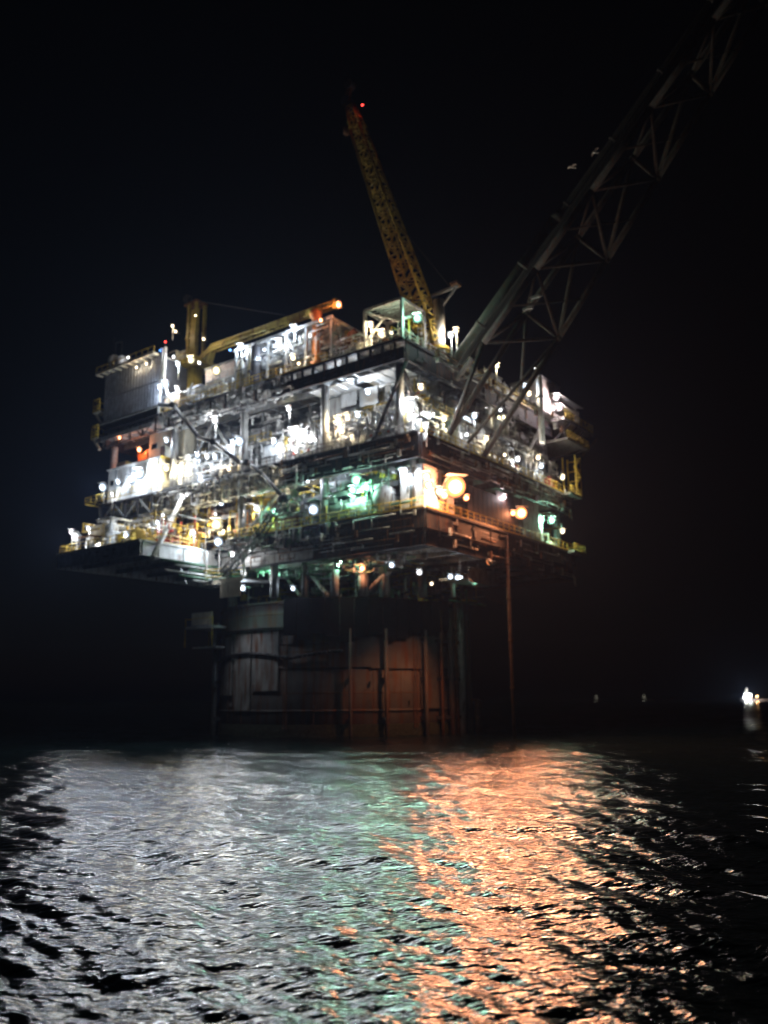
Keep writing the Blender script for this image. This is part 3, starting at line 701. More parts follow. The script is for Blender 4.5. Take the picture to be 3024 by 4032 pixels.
# planes v = const cut by the sight lines
Lc = [Vector(LF(x, y, v1)) for x, y in ((1772, 1560), (1878, 1382), (2124, 1040), (2356, 724), (2596, 384), (2768, 128))]
Rc = [Vector(LF(x, y, v2)) for x, y in ((1960, 1660), (2182, 1358), (2399, 1008), (2607, 685), (2807, 334), (2990, 60))]
Tc = [Vector(LF(x, y, vm)) for x, y in ((1772, 1700), (2042, 1276), (2293, 914), (2523, 573), (2746, 262), (2920, 5))]
def straight(c):   # least squares straight chord through the surveyed nodes
    a = np.array([tuple(p) for p in c[1:]]); t = np.arange(len(a)); f = [np.polyfit(t, a[:, k], 1) for k in range(3)]
    return lambda s: Vector([float(np.polyval(f[k], s)) for k in range(3)])
fL, fR, fT = straight(Lc), straight(Rc), straight(Tc)
q = thing('flare_boom', 'huge dim triangular truss flare boom slanting up to the right from the platform', 'flare boom', tuple(fL(-.6)))
BM = mat('boom_steel', (.085, .085, .08), rough=.8, spec=.2, rust=.3); BP = mat('flare_pipe_steel', (.012, .013, .011), rough=.9, spec=.1)  # pipe near black: the falling off of light is put into its colour
footL, footR, footT = Vector(RF(1800, 1492, .2)), Vector(RF(1905, 1795, -.1)), Vector(RF(1768, 1712, -.1))
N = 7
for nm, f, s0 in (('left', fL, -.55), ('right', fR, -.75), ('front', fT, -1.15)):
    part(q, 'chord', MB().tube({'left': footL, 'right': footR, 'front': footT}[nm], f(0), .36, 14), BM)
    for i in range(N):
        part(q, 'chord', MB().tube(f(i), f(i + 1), .36, 14), BM)
for i in range(N + 1):
    part(q, 'strut', MB().tube(fL(i), fR(i), .2, 10), BM)
    part(q, 'strut', MB().tube(fL(i), fT(i), .24, 10), BM)
    part(q, 'strut', MB().tube(fT(i), fR(i), .22, 10), BM)
    if i < N:
        part(q, 'diagonal', MB().tube(fT(i + 1), fR(i), .24, 10), BM)
        part(q, 'diagonal', MB().tube(fL(i + 1), fR(i), .2, 10), BM)
        part(q, 'diagonal', MB().tube(fL(i + 1), fT(i), .16, 8), BM)
        m1, m2 = (fL(i) + fL(i + 1)) / 2, (fR(i) + fR(i + 1)) / 2
        part(q, 'strut', MB().tube(m1, m2, .12, 8), BM)
    part(q, 'node_can', MB().ball(fR(i), .45, 12), BM); part(q, 'node_can', MB().ball(fT(i), .45, 12), BM)
part(q, 'base_strut', MB().tube(footT, fL(0), .26, 12), BM)
part(q, 'base_strut', MB().tube(fR(0), Vector(RF(1840, 1745, -.2)), .2, 12), BM)
part(q, 'base_strut', MB().tube(footR.lerp(fR(0), .5), fT(0), .2, 12), BM)
part(q, 'base_strut', MB().tube(footT.lerp(fT(0), .5), footL, .2, 12), BM)
off = Vector((.3, -.3, 1.0))
fo = off + Vector((.5, 0, .5))
part(q, 'flare_pipe', MB().tube(footL + fo, fL(1.5) + fo, .72, 18).lathe(fL(1.5) + fo, fL(2) - fL(1.5), [(0, .72), (1.2, .3)], 18), mat('lower_flare_pipe', (.06, .065, .055), rough=.8, rust=.2, spec=.2))
part(q, 'flare_pipe', MB().tube(fL(1.6) + fo, fL(N) + fo, .28, 14), BP)
for k in range(9): part(q, 'pipe_flange', MB().flange(fL(.1 + k * .8) + fo, fL(1) - fL(0), .8 if k < 2 else .42, .25, 16), BM)
part(q, 'flare_pipe', MB().tube(fL(-.3) + Vector((1.1, 0, .3)), fL(N) + Vector((1.1, 0, .3)), .34, 14), BP)
wk = part(q, 'walkway', MB().bar(fL(-.3) + Vector((0, .9, 1.1)), fL(N) + Vector((0, .9, 1.1)), 1.0, .08), BP)
for dz in (.0, 1.1): part(wk, 'walkway_rail', MB().tube(fL(-.3) + Vector((0, .4, 1.2 + dz)), fL(N) + Vector((0, .4, 1.2 + dz)), .07, 6), BM)
mb = MB(); mb2 = MB()
for k in range(130):
    s_ = -.3 + k * (N + .3) / 130
    mb.bar(fL(s_) + Vector((0, .4, 1.2)), fL(s_) + Vector((0, .4, 2.3)), .06)
    if k % 4 == 0: mb2.bar(fL(s_) + Vector((1.6, 0, 0)), fL(s_) + Vector((-.4, 0, 1.9)), .14)
part(wk, 'rail_post', mb, BP, 'stuff'); part(q, 'pipe_support', mb2, BM, 'stuff')
for (x, y) in ((2105, 1170), (2075, 1215)):
    p = Vector(LF(x, y, v1 + .5)); part(q, 'service_platform', MB().box(p.x - .7, p.x + .5, p.y - .2, p.y + .2, p.z - .15, p.z + .1), STEEL)

# ------------------------------------------------------------------ dark hose boom and lattice gangway hung off the long side
pp = [LF(x, y, v) for x, y, v in ((629, 1593, -.6), (684, 1596, -1.8), (782, 1722, -2.2), (845, 1742, -2.4), (948, 1825, -2.6), (978, 1823, -2.6), (1035, 1870, -2.8), (1118, 1962, -3))]
q = thing('folded_hose_boom', 'black folded hose boom slanting down across the long side of the platform', 'hose boom', pp[0])
part(q, 'boom_tube', MB().path(pp[:4], .34, 10), DARK); part(q, 'boom_tube', MB().path(pp[3:6], .30, 10), DARK); part(q, 'boom_tube', MB().path(pp[5:], .26, 10), DARK)
for p in (pp[1], pp[3], pp[5]): part(q, 'knuckle', MB().lathe(Vector(p) - Vector((0, .5, 0)), (0, 1, 0), [(0, .45), (1, .45)], 14), DARK)
part(q, 'end_coupling', MB().lathe(Vector(pp[-1]) - Vector((.9, 0, 0)), (1, 0, 0), [(0, .4), (.6, .55), (1.3, .55), (1.8, .35)], 12), DARK)
q = thing('lattice_arm', 'slim dark lattice arm hanging down from the end of the black hose boom', 'lattice arm', pp[-1])
lattice(q, LF(1118, 1966, -3), LF(1020, 2110, -4), .8, .8, 6, DARK, (0, 1, 0), .09, .05)
lattice(q, LF(1020, 2110, -4), LF(880, 2262, -4.5), .9, .9, 9, STEEL, (0, 1, 0), .09, .06)
part(q, 'joint_plate', MB().ball(LF(1020, 2110, -4), .5, 10), DARK)
# caisson and cables hanging to the sea
a = RF(1995, 2160, -.5)
q = thing('hanging_caisson', 'thin rust orange pipe hanging from the cellar deck into the sea', 'caisson pipe', (a[0], a[1], 0))
part(q, 'pipe', MB().tube((a[0], a[1], -3), (a[0], a[1], ZC), .24, 12), RUST)
for z in (6, 12, 17.5, 22): part(q, 'coupling', MB().flange((a[0], a[1], z), (0, 0, 1), .34, .3, 12), RUST)
part(q, 'guy_cable', MB().path([(a[0], a[1], 16.5), (a[0] + 1.5, a[1] - 4.0, 17.6), (a[0] + 2, a[1] - 8, 20.5)], .035, 5), DARK)

# ------------------------------------------------------------------ process equipment
TONE = {'pale grey': PALE, 'white': WHITE, 'silver clad': INSUL, 'grey': STEEL, 'green': GREEN, 'rust brown': RUST, 'cream': CREAM, 'yellow': YELL, 'galvanised': GALV, 'dark': DARK, 'red': RED, 'orange': ORNG}
def vert_vessel(u, v, z, h, r, tone, label):
    m = TONE[tone]; t = thing('vertical_vessel', label, 'vessel', (u, v, z))
    part(t, 'skirt', MB().lathe((u, v, z), (0, 0, 1), [(0, r * .95), (.7, r * .95)], 16), STEEL)
    part(t, 'shell', MB().capsule((u, v, z + .8), (u, v, z + h - .3), r, 18), m)
    part(t, 'top_nozzle', MB().tube((u, v, z + h - .4), (u, v, z + h + .5), r * .22, 8).flange((u, v, z + h + .3), (0, 0, 1), r * .4), m)
    part(t, 'side_nozzle', MB().tube((u, v, z + h * .4), (u, v - r * 1.6, z + h * .4), r * .18, 8).flange((u, v - r * 1.55, z + h * .4), (0, 1, 0), r * .35), m)
    part(t, 'stiffening_ring', MB().lathe((u, v, z + h * .65), (0, 0, 1), [(0, r + .07), (.12, r + .07)], 16), STEEL)
    mb = MB()
    for s in (-.2, .2): mb.bar((u + s + r * .5, v - r - .15, z), (u + s + r * .5, v - r - .15, z + h), .05)
    k = .3
    while k < h: mb.bar((u - .2 + r * .5, v - r - .15, z + k), (u + .2 + r * .5, v - r - .15, z + k), .04); k += .35
    part(t, 'ladder', mb, YELL)
    return t
def horiz_vessel(u, v, z, L, r, tone, label, ax=0):
    m = TONE[tone]; t = thing('horizontal_vessel', label, 'vessel', (u, v, z)); d = Vector((1, 0, 0)) if ax == 0 else Vector((0, 1, 0)); c = Vector((u, v, z + r + .6))
    part(t, 'shell', MB().capsule(c - d * (L / 2), c + d * (L / 2), r, 20), m)
    for s in (-.3, .3):
        p = c + d * (L * s)
        if ax == 0: part(t, 'saddle', MB().box(p.x - .15, p.x + .15, v - r * .8, v + r * .8, z, z + r * .75 + .4), STEEL)
        else: part(t, 'saddle', MB().box(u - r * .8, u + r * .8, p.y - .15, p.y + .15, z, z + r * .75 + .4), STEEL)
        part(t, 'nozzle', MB().tube(p + Vector((0, 0, r * .9)), p + Vector((0, 0, r + .55)), .16, 8).flange(p + Vector((0, 0, r + .5)), (0, 0, 1), .28), m)
    e = c - d * (L / 2 + .2)
    part(t, 'manway', MB().flange(c + Vector((-r if ax else 0, 0 if ax else -r, 0)), (1, 0, 0) if ax else (0, 1, 0), r * .38, .35, 14), STEEL)
    part(t, 'stiffening_ring', MB().lathe(c, d, [(-.06, r + .06), (.06, r + .06)], 18), STEEL)
    return t
def pump_skid(u, v, z, tone, label, ax=0):
    m = TONE[tone]; t = thing('pump_skid', label, 'pump', (u, v, z)); d = Vector((1, 0, 0)) if ax == 0 else Vector((0, 1, 0)); c = Vector((u, v, z + .95)); s = Vector((0, 1, 0)) if ax == 0 else Vector((1, 0, 0))
    part(t, 'base_frame', MB().bar(c - d * 1.5 - Vector((0, 0, .8)), c + d * 1.5 - Vector((0, 0, .8)), 1.3, .25), STEEL)
    part(t, 'motor', MB().lathe(c + d * .25, d, [(0, .4), (.1, .48), (1.0, .48), (1.1, .3)], 14), m)
    part(t, 'pump_casing', MB().lathe(c - d * 1.2, d, [(0, .25), (.2, .62), (.6, .62), (.75, .25)], 14), m)
    part(t, 'coupling_guard', MB().lathe(c - d * .45, d, [(0, .2), (.7, .2)], 10), YELL)
    part(t, 'discharge_pipe', MB().path([c - d * .9, c - d * .9 + Vector((0, 0, 1.6)), c - d * .9 + Vector((0, 0, 1.6)) + s * 1.6], .16, 8), m)
    return t
def cabinet(u, v, z, w, h, tone, label, ax=0, n=3):
    m = TONE[tone]; t = thing('equipment_cabinet', label, 'cabinet', (u, v, z)); dp = 1.6
    if ax == 0: part(t, 'body', MB().box(u - w / 2, u + w / 2, v, v + dp, z + .12, z + h), m)
    else: part(t, 'body', MB().box(u, u + dp, v - w / 2, v + w / 2, z + .12, z + h), m)
    for k in range(n):
        a = -w / 2 + w * k / n + .05; b = a + w / n - .1
        dd = part(t, 'door', MB().box(u + a, u + b, v - .05, v - .004, z + .25, z + h - .12) if ax == 0 else MB().box(u - .05, u - .004, v + a, v + b, z + .25, z + h - .12), m)
        part(dd, 'handle', MB().box(u + a + .06, u + a + .12, v - .1, v - .05, z + h * .5, z + h * .6) if ax == 0 else MB().box(u - .1, u - .05, v + a + .06, v + a + .12, z + h * .5, z + h * .6), GALV)
    part(t, 'plinth', MB().box(u - w / 2, u + w / 2, v + .1, v + dp, z, z + .11) if ax == 0 else MB().box(u + .1, u + dp, v - w / 2, v + w / 2, z, z + .11), DARK)
    part(t, 'canopy', MB().box(u - w / 2 - .15, u + w / 2 + .15, v - .3, v + dp + .1, z + h + .01, z + h + .09) if ax == 0 else MB().box(u - .3, u + dp + .1, v - w / 2 - .15, v + w / 2 + .15, z + h + .01, z + h + .09), STEEL)
    return t
def pipe_rack(u, v, z, L, h, label, ax=0, tones=('pale grey', 'silver clad', 'rust brown', 'grey', 'yellow')):
    t = thing('pipe_rack', label, 'pipe rack', (u, v, z))
    def P(a, b, zz): return (u + a, v + b, zz) if ax == 0 else (u + b, v + a, zz)
    for s in (-L / 2, -L / 6, L / 6, L / 2):
        part(t, 'frame', MB().bar(P(s, 0, z), P(s, 0, z + h), .22).bar(P(s, 1.8, z), P(s, 1.8, z + h), .22).bar(P(s, -.1, z + h - .1), P(s, 1.9, z + h - .1), .2).bar(P(s, 0, z + h * .55), P(s, 1.8, z + h * .55), .18), PALE)
    for lev in (h + .05, h * .55 + .14):
        for k in range(5):
            r = R.choice((.08, .12, .17, .2)); y = .2 + k * .36; a, b = -L / 2 - U(0, .8), L / 2 + U(0, .8); m = TONE[R.choice(tones)]
            pts = [P(a, y, z + lev + r), P(b, y, z + lev + r)]
            if R.random() < .6: pts = [P(a, y, z + .2 + U(0, 1.5))] + pts
            if R.random() < .4: pts = pts + [P(b, y, z + lev + r + U(.6, 1.6))]
            part(t, 'pipe', MB().path(pts, r, 8), m)
    return t
def exchanger(u, v, z, L, tone, label, ax=0, rows=2):
    m = TONE[tone]; t = thing('heat_exchanger', label, 'heat exchanger', (u, v, z)); d = Vector((1, 0, 0)) if ax == 0 else Vector((0, 1, 0))
    for k in range(rows):
        c = Vector((u, v, z + .9 + 1.25 * k))
        part(t, 'shell', MB().tube(c - d * L / 2, c + d * L / 2, .45, 16), m)
        part(t, 'channel_head', MB().lathe(c - d * (L / 2 + .7), d, [(0, .3), (.1, .5), (.55, .5), (.56, .64), (.74, .64)], 16), STEEL)
        part(t, 'channel_head', MB().lathe(c + d * (L / 2 + .7), -d, [(0, .3), (.1, .5), (.55, .5), (.56, .64), (.74, .64)], 16), STEEL)
        part(t, 'nozzle', MB().tube(c + d * (L * .3), c + d * (L * .3) + Vector((0, 0, .72)), .14, 8), m)
    part(t, 'support_frame', MB().bar((u, v, z), (u, v, z + .5), .9), STEEL)
    return t
def manifold(u, v, z, w, tone, label, ax=0):
    m = TONE[tone]; t = thing('valve_manifold', label, 'manifold', (u, v, z))
    def P(a, b, zz): return (u + a, v + b, zz) if ax == 0 else (u + b, v + a, zz)
    for zz in (.8, 2.2): part(t, 'header_pipe', MB().tube(P(-w / 2, .4, z + zz), P(w / 2, .4, z + zz), .2, 12), m)
    n = int(w / .62)
    for k in range(n):
        x = -w / 2 + .3 + k * (w - .6) / max(1, n - 1)
        b = part(t, 'branch_pipe', MB().path([P(x, .4, z + .8), P(x, 0, z + 1.0), P(x, 0, z + 3.1 + .5 * (k % 3))], .09, 7), m)
        part(b, 'valve_wheel', MB().flange(P(x, -.35, z + 1.55), (0, 1, 0) if ax == 0 else (1, 0, 0), .22, .06, 10), TONE['red' if k % 4 == 1 else 'yellow'] if k % 2 else GALV)
        part(b, 'valve_body', MB().ball(P(x, -.02, z + 1.55), .19, 8), GREEN if k % 3 == 0 else m)
    return t
def pipework(name, u0, u1, v0, v1, z0, z1, n, seed, label, tones=(PALE, STEEL, INSUL, WHITE), rmin=.04, rmax=.2, bias=1.0):
    rg = random.Random(seed); root = thing(name, label, 'pipework', (u0, v0, z0)); root['kind'] = 'stuff'
    mbs = [MB() for _ in tones]
    lo = (u0, v0, z0); hi = (u1, v1, z1)
    for i in range(n):
        mb = rg.choice(mbs); r = rmin + (rmax - rmin) * rg.random() ** 2.2
        p = [rg.uniform(u0, u1), v0 + (v1 - v0) * rg.random() ** bias, rg.uniform(z0, z1)]
        ax = 2 if rg.random() < .55 else rg.choice((0, 1)); pts = [tuple(p)]
        for k in range(rg.randint(1, 4)):
            L = rg.uniform(.7, 4.5) * rg.choice((-1, 1)); p[ax] = min(hi[ax], max(lo[ax], p[ax] + L)); pts.append(tuple(p)); ax = rg.choice([a for a in (0, 1, 2) if a != ax])
        mb.path(pts, r, 6 if r < .12 else 8)
        if r > .07:
            for q_ in pts[:-1]:
                if rg.random() < .5: mb.flange(q_, (0, 0, 1), r * 1.8, .08, 8)
        if rg.random() < .25:
            q_ = pts[0]; s = rg.uniform(.15, .5); mb.box(q_[0] - s, q_[0] + s, q_[1] - s * .6, q_[1] + s * .6, q_[2] - s, q_[2] + s)
    for mb, m in zip(mbs, tones): part(root, 'pipe_runs', mb, m, 'stuff')
    return root

where = {'prod': (ZP, 'production deck'), 'cell': (ZC, 'cellar deck'), 'mezz': (41.2, 'upper mezzanine'), 'top': (ZT, 'top deck'), 'topm': (52.0, 'module mezzanine'), 'lowm': (30.9, 'lower mezzanine'), 'wing': (24.92, 'wing deck')}
ORD = ['first', 'second', 'third', 'fourth', 'fifth', 'sixth', 'seventh', 'eighth', 'ninth', 'tenth', 'eleventh', 'twelfth', 'thirteenth', 'fourteenth', 'fifteenth', 'sixteenth']
cnt = {}
def place(kind, deckk, u, v, row, tone, ax=0, **k):
    z, dn = where[deckk]; names = dict(vv='standing vessel', hv='lying vessel', pump='pump skid', cab='cabinet', rack='pipe rack', hx='stacked heat exchanger', man='valve manifold')
    key = (kind, deckk, row); cnt[key] = cnt.get(key, 0) + 1
    rows = {'L': 'long side front row', 'B': 'long side back row', 'S': 'short side'}
    lab = f"{tone} {names[kind]} on the {dn}, {ORD[cnt[key] - 1]} from corner, {rows[row]}"
    if kind == 'vv': return vert_vessel(u, v, z, k.get('h', 4), k.get('r', .8), tone, lab)
    if kind == 'hv': return horiz_vessel(u, v, z, k.get('L', 5), k.get('r', 1.0), tone, lab, ax)
    if kind == 'pump': return pump_skid(u, v, z, tone, lab, ax)
    if kind == 'cab': return cabinet(u, v, z, k.get('w', 3), k.get('h', 2.2), tone, lab, ax)
    if kind == 'rack': return pipe_rack(u, v, z, k.get('L', 6), k.get('h', 3), lab.replace(tone + ' ', ''), ax)
    if kind == 'hx': return exchanger(u, v, z, k.get('L', 4), tone, lab, ax)
    if kind == 'man': return manifold(u, v, z, k.get('w', 4), tone, lab, ax)
# production deck, long side
for a in (('vv', 'prod', 3.0, 3.2, 'L', 'white', 0, dict(h=4.6, r=.75)), ('man', 'prod', 6.6, 2.0, 'L', 'pale grey', 0, dict(w=4)), ('cab', 'prod', 10.6, 2.2, 'L', 'galvanised', 0, dict(w=3, h=2.6)),
          ('hx', 'prod', 15.2, 2.6, 'L', 'silver clad', 0, dict(L=3.4)), ('man', 'prod', 19.6, 1.9, 'L', 'cream', 0, dict(w=3.8)), ('vv', 'prod', 22.6, 2.8, 'L', 'silver clad', 0, dict(h=4.4, r=.8)),
          ('cab', 'prod', 25.6, 1.6, 'L', 'white', 0, dict(w=3.6, h=3.6)), ('pump', 'prod', 29.4, 1.8, 'L', 'pale grey', 0, {}), ('vv', 'prod', 31.6, 2.6, 'L', 'white', 0, dict(h=4.8, r=.7)),
          ('rack', 'prod', 36.4, 1.4, 'L', 'pale grey', 0, dict(L=6, h=3)), ('cab', 'prod', 42.6, 1.2, 'L', 'white', 0, dict(w=3.4, h=4.4)),
          ('rack', 'prod', 8, 6, 'B', 'grey', 0, dict(L=8, h=4)), ('hv', 'prod', 17, 7.2, 'B', 'white', 0, dict(L=6, r=1.3)), ('vv', 'prod', 23.2, 7.5, 'B', 'pale grey', 0, dict(h=4.9, r=1.1)),
          ('hv', 'prod', 31, 7.4, 'B', 'silver clad', 0, dict(L=6, r=1.4)), ('rack', 'prod', 39, 6.5, 'B', 'grey', 0, dict(L=8, h=4)),
          # upper mezzanine, long side
          ('vv', 'mezz', 6.4, 7.0, 'L', 'dark', 0, dict(h=4.0, r=1.35)), ('man', 'mezz', 3.6, 5.8, 'L', 'yellow', 0, dict(w=2.2)), ('vv', 'mezz', 9.6, 6.6, 'L', 'cream', 0, dict(h=3.4, r=.5)), ('pump', 'mezz', 12.6, 6.4, 'L', 'pale grey', 0, {}),
          ('hv', 'mezz', 17.2, 7.2, 'L', 'white', 0, dict(L=5, r=1.0)), ('cab', 'mezz', 22.4, 6.0, 'L', 'pale grey', 0, dict(w=3, h=2.4)), ('hv', 'mezz', 31.4, 6.4, 'L', 'grey', 0, dict(L=4.6, r=1.2)), ('cab', 'mezz', 36.4, 5.6, 'L', 'green', 0, dict(w=2.6, h=2.6)),
          ('hv', 'mezz', 41.4, 6.6, 'L', 'pale grey', 0, dict(L=3.4, r=1.3)),
          # top deck
          ('hv', 'top', 11.4, 3.2, 'L', 'cream', 0, dict(L=3.4, r=1.1)), ('vv', 'top', 14.0, 5.4, 'L', 'rust brown', 0, dict(h=6.0, r=.9)), ('cab', 'top', 17.8, 2.9, 'L', 'pale grey', 0, dict(w=3, h=2.6)), ('man', 'top', 22, 2.9, 'L', 'cream', 0, dict(w=3.4)),
          ('pump', 'top', 26, 2.8, 'L', 'white', 0, {}), ('vv', 'top', 29.8, 2.4, 'L', 'dark', 0, dict(h=7.2, r=.8)), ('vv', 'top', 33.2, 3.0, 'L', 'white', 0, dict(h=5.6, r=.4)),
          ('cab', 'topm', 18.4, 4, 'L', 'white', 0, dict(w=3, h=2.2)), ('hv', 'topm', 23.4, 5.0, 'L', 'white', 0, dict(L=3.6, r=.9)), ('cab', 'topm', 28.4, 4, 'L', 'white', 0, dict(w=3, h=2)),
          # cellar deck, long side
          ('vv', 'cell', 2.2, 2.0, 'L', 'white', 0, dict(h=5.4, r=.6)), ('hv', 'cell', 6.2, 3.0, 'L', 'pale grey', 1, dict(L=3.6, r=1.7)), ('hv', 'cell', 12.4, 2.6, 'L', 'pale grey', 0, dict(L=5.2, r=1.35)),
          ('man', 'cell', 18, 1.8, 'L', 'pale grey', 0, dict(w=3.6)), ('cab', 'cell', 22.2, 1.6, 'L', 'rust brown', 0, dict(w=2.8, h=2.2)), ('pump', 'cell', 26.0, 1.8, 'L', 'yellow', 0, {}), ('man', 'cell', 30.4, 1.8, 'L', 'orange', 0, dict(w=4)),
          ('rack', 'cell', 14, 7, 'B', 'grey', 0, dict(L=10, h=3.6)), ('hv', 'cell', 27, 7, 'B', 'cream', 0, dict(L=6, r=1.5)),
          ('hx', 'lowm', 27.4, 4.2, 'L', 'cream', 0, dict(L=3)), ('pump', 'lowm', 32, 4.0, 'L', 'yellow', 0, {}), ('rack', 'lowm', 37.6, 3.6, 'L', 'grey', 0, dict(L=5, h=1.2)),
          ('man', 'lowm', 8, 3, 'L', 'grey', 0, dict(w=4)), ('hv', 'lowm', 15, 3.4, 'L', 'pale grey', 0, dict(L=4.6, r=.6)),
          # wing deck
          ('cab', 'wing', 47.6, -9.6, 'L', 'cream', 0, dict(w=3.8, h=4.0)), ('vv', 'wing', 44.4, -9.8, 'L', 'white', 0, dict(h=3.8, r=.9)), ('hv', 'wing', 40.8, -9.2, 'L', 'yellow', 0, dict(L=3.4, r=1.0)),
          ('man', 'wing', 37, -7.0, 'L', 'red', 0, dict(w=3.0)), ('rack', 'wing', 44, -3, 'B', 'grey', 0, dict(L=9, h=3.4)), ('pump', 'wing', 36.6, -2.6, 'B', 'orange', 0, {}), ('cab', 'wing', 39.4, -4.4, 'B', 'red', 0, dict(w=2.4, h=2)),
          # short side
          ('rack', 'prod', 1.8, 5.6, 'S', 'grey', 1, dict(L=5, h=3)), ('vv', 'prod', 2.0, 11.0, 'S', 'white', 1, dict(h=4.8, r=.9)), ('cab', 'prod', 1.4, 15, 'S', 'pale grey', 1, dict(w=4, h=2.8)), ('hx', 'prod', 2.2, 20.4, 'S', 'silver clad', 1, dict(L=4)),
          ('man', 'prod', 1.6, 25.2, 'S', 'cream', 1, dict(w=4)), ('vv', 'prod', 2.0, 29.4, 'S', 'grey', 1, dict(h=5.0, r=1.0)), ('cab', 'prod', 1.2, 33.6, 'S', 'pale grey', 1, dict(w=3, h=2.4)), ('cab', 'prod', .9, 38.4, 'S', 'red', 1, dict(w=2.6, h=2.4)),
          ('hv', 'mezz', 4.2, 16, 'S', 'silver clad', 1, dict(L=5, r=1.6)), ('vv', 'mezz', 3.6, 21.4, 'S', 'white', 1, dict(h=4.6, r=1.5)), ('vv', 'mezz', 3.6, 26, 'S', 'grey', 1, dict(h=4.8, r=1.7)), ('hv', 'mezz', 4.4, 32, 'S', 'grey', 1, dict(L=5, r=1.6)),
          ('rack', 'mezz', 2.2, 37, 'S', 'grey', 1, dict(L=4, h=3)),
          ('cab', 'cell', 1.0, 7.6, 'S', 'white', 1, dict(w=3, h=3.8)), ('cab', 'cell', 1.4, 23.0, 'S', 'orange', 1, dict(w=2, h=2.2)), ('vv', 'cell', 1.6, 32.6, 'S', 'white', 1, dict(h=5.0, r=1.1)), ('pump', 'cell', 1.4, 37.4, 'S', 'cream', 1, {}),
          ('hv', 'top', 4.4, 12, 'S', 'yellow', 1, dict(L=3, r=.8)), ('vv', 'top', 4, 17.6, 'S', 'cream', 1, dict(h=4.4, r=.9)), ('cab', 'top', 3, 24, 'S', 'grey', 1, dict(w=5, h=3)), ('hv', 'top', 4.4, 31.4, 'S', 'grey', 1, dict(L=5, r=1.2))):
    place(*a[:7], **a[7])
# bright white switch room at the near corner of the cellar deck
q = thing('corner_switch_room', 'white switch room blazing in warm floodlight at the near corner of the cellar deck', 'building', (.5, 1.4, ZC))
part(q, 'wall', MB().box(.1, 3.4, .9, 4.9, ZC + .05, 31.6), WHITE)
for k in range(5): part(q, 'cladding_panel', MB().box(.02, .1, .95 + k * .78, 1.68 + k * .78, ZC + .1, 31.5), WHITE)
for k in range(4): part(q, 'cladding_panel', MB().box(.15 + k * .8, .9 + k * .8, .82, .9, ZC + .1, 31.5), WHITE)
part(q, 'roof', MB().box(-.1, 3.6, .7, 5.1, 31.62, 31.8), PALE)
# sloping dark wind wall on the short side of the cellar deck
q = thing('wind_wall', 'dark rusty wind wall panels on the short side of the cellar deck', 'wall', (-.4, 17, ZC))
for k in range(12): part(q, 'panel', MB().box(-.45, -.38, 10.2 + k * 1.2, 11.34 + k * 1.2, ZC + .1, 31.8 if k > 5 else 31.0), GIRD)
q = thing('wind_wall', 'pale wind wall panels right of the orange floodlight on the cellar deck', 'wall', (-.4, 27, ZC))
for k in range(4): part(q, 'panel', MB().box(-.45, -.38, 25.0 + k * 1.2, 26.14 + k * 1.2, ZC + .1, 32.0), PALE)
# pale ceiling panels under the top deck
q = thing('ceiling_panels', 'pale reflective ceiling panels under the top deck near the corner', 'ceiling', (12, 3, 45))
for k in range(9):
    if k in (4,): continue
    part(q, 'panel', MB().box(3.4 + k * 1.7, 4.9 + k * 1.7, 1.2, 6.5, 45.0, 45.06), WHITE)
q = thing('hanging_screens', 'pale angular screens hanging beside the floodlight under the top deck', 'screen', (13, 2, 43))
part(q, 'panel', MB().box(9.6, 12.6, 4.8, 4.86, 42.6, 45), WHITE); part(q, 'panel', MB().box(12.8, 15.4, 4.4, 4.46, 43.0, 44.9), WHITE); part(q, 'panel', MB().box(15.6, 18.6, 4.6, 4.66, 42.2, 44.8), PALE)
# fine pipework masses
pw = pipework
pw('pipework', 2, 24, .8, 5, ZP + .1, 40.6, 230, 1, 'dense pipework on the near half of the production deck')
pw('pipework', 24, 46, .8, 6, ZP + .1, 40.4, 190, 2, 'dense pipework on the far half of the production deck')
pw('pipework', 3, 25, 5, 10, 41.3, 45, 150, 3, 'dense pipework under the top deck near the corner')
pw('pipework', 26, 47, 3.5, 10, 41.1, 45, 150, 4, 'dense pipework under the far half of the top deck')
pw('pipework', 1, 34, .8, 7, ZC + .1, 32, 300, 5, 'dense pipework on the cellar deck', (PALE, STEEL, INSUL, GREEN, YELL))
pw('pipework', 34, 50, -11.5, 2, 25, 29, 110, 6, 'dense pipework on the wing deck', (PALE, YELL, WHITE, RUST))
pw('pipework', 34, 60, .5, 8, 29, 34.5, 160, 7, 'dense pipework under the white cladded building', (PALE, STEEL, YELL, RUST))
pw('pipework', 15, 34, 2.5, 7, ZT + .1, 55, 230, 8, 'dense pipework inside the open process module', (WHITE, PALE, STEEL, CREAM))
pw('pipework', 2.2, 15, 2, 9, ZT + .1, 51.5, 90, 9, 'pipework around the tubular corner shelter', (PALE, RUST, YELL))
pw('pipework', 34, 47, .8, 3.4, ZT + .1, 51, 90, 19, 'pipework in front of the dusty pink module', (PALE, CREAM, WHITE))
pw('pipework', .8, 6, 2, 41, ZP + .1, 40.8, 300, 10, 'dense pipework along the short side of the production deck')
pw('pipework', 2, 8, 3, 40, 41.3, 45.5, 230, 11, 'dense pipework under the short side of the top deck', (PALE, STEEL, INSUL, RUST))
pw('pipework', .6, 6, 6, 40, ZC + .1, 32, 150, 12, 'dense pipework along the short side of the cellar deck', (PALE, RUST, STEEL))
pw('pipework', 2.6, 8, 10, 40, ZT + .1, 51, 120, 13, 'pipework along the short side of the top deck', (STEEL, YELL, PALE))
pw('pipework', 9, 44, 12, 30, 18.1, 22.4, 240, 14, 'dense pipework between the hull top and the cellar deck', (PALE, STEEL, GREEN, YELL))
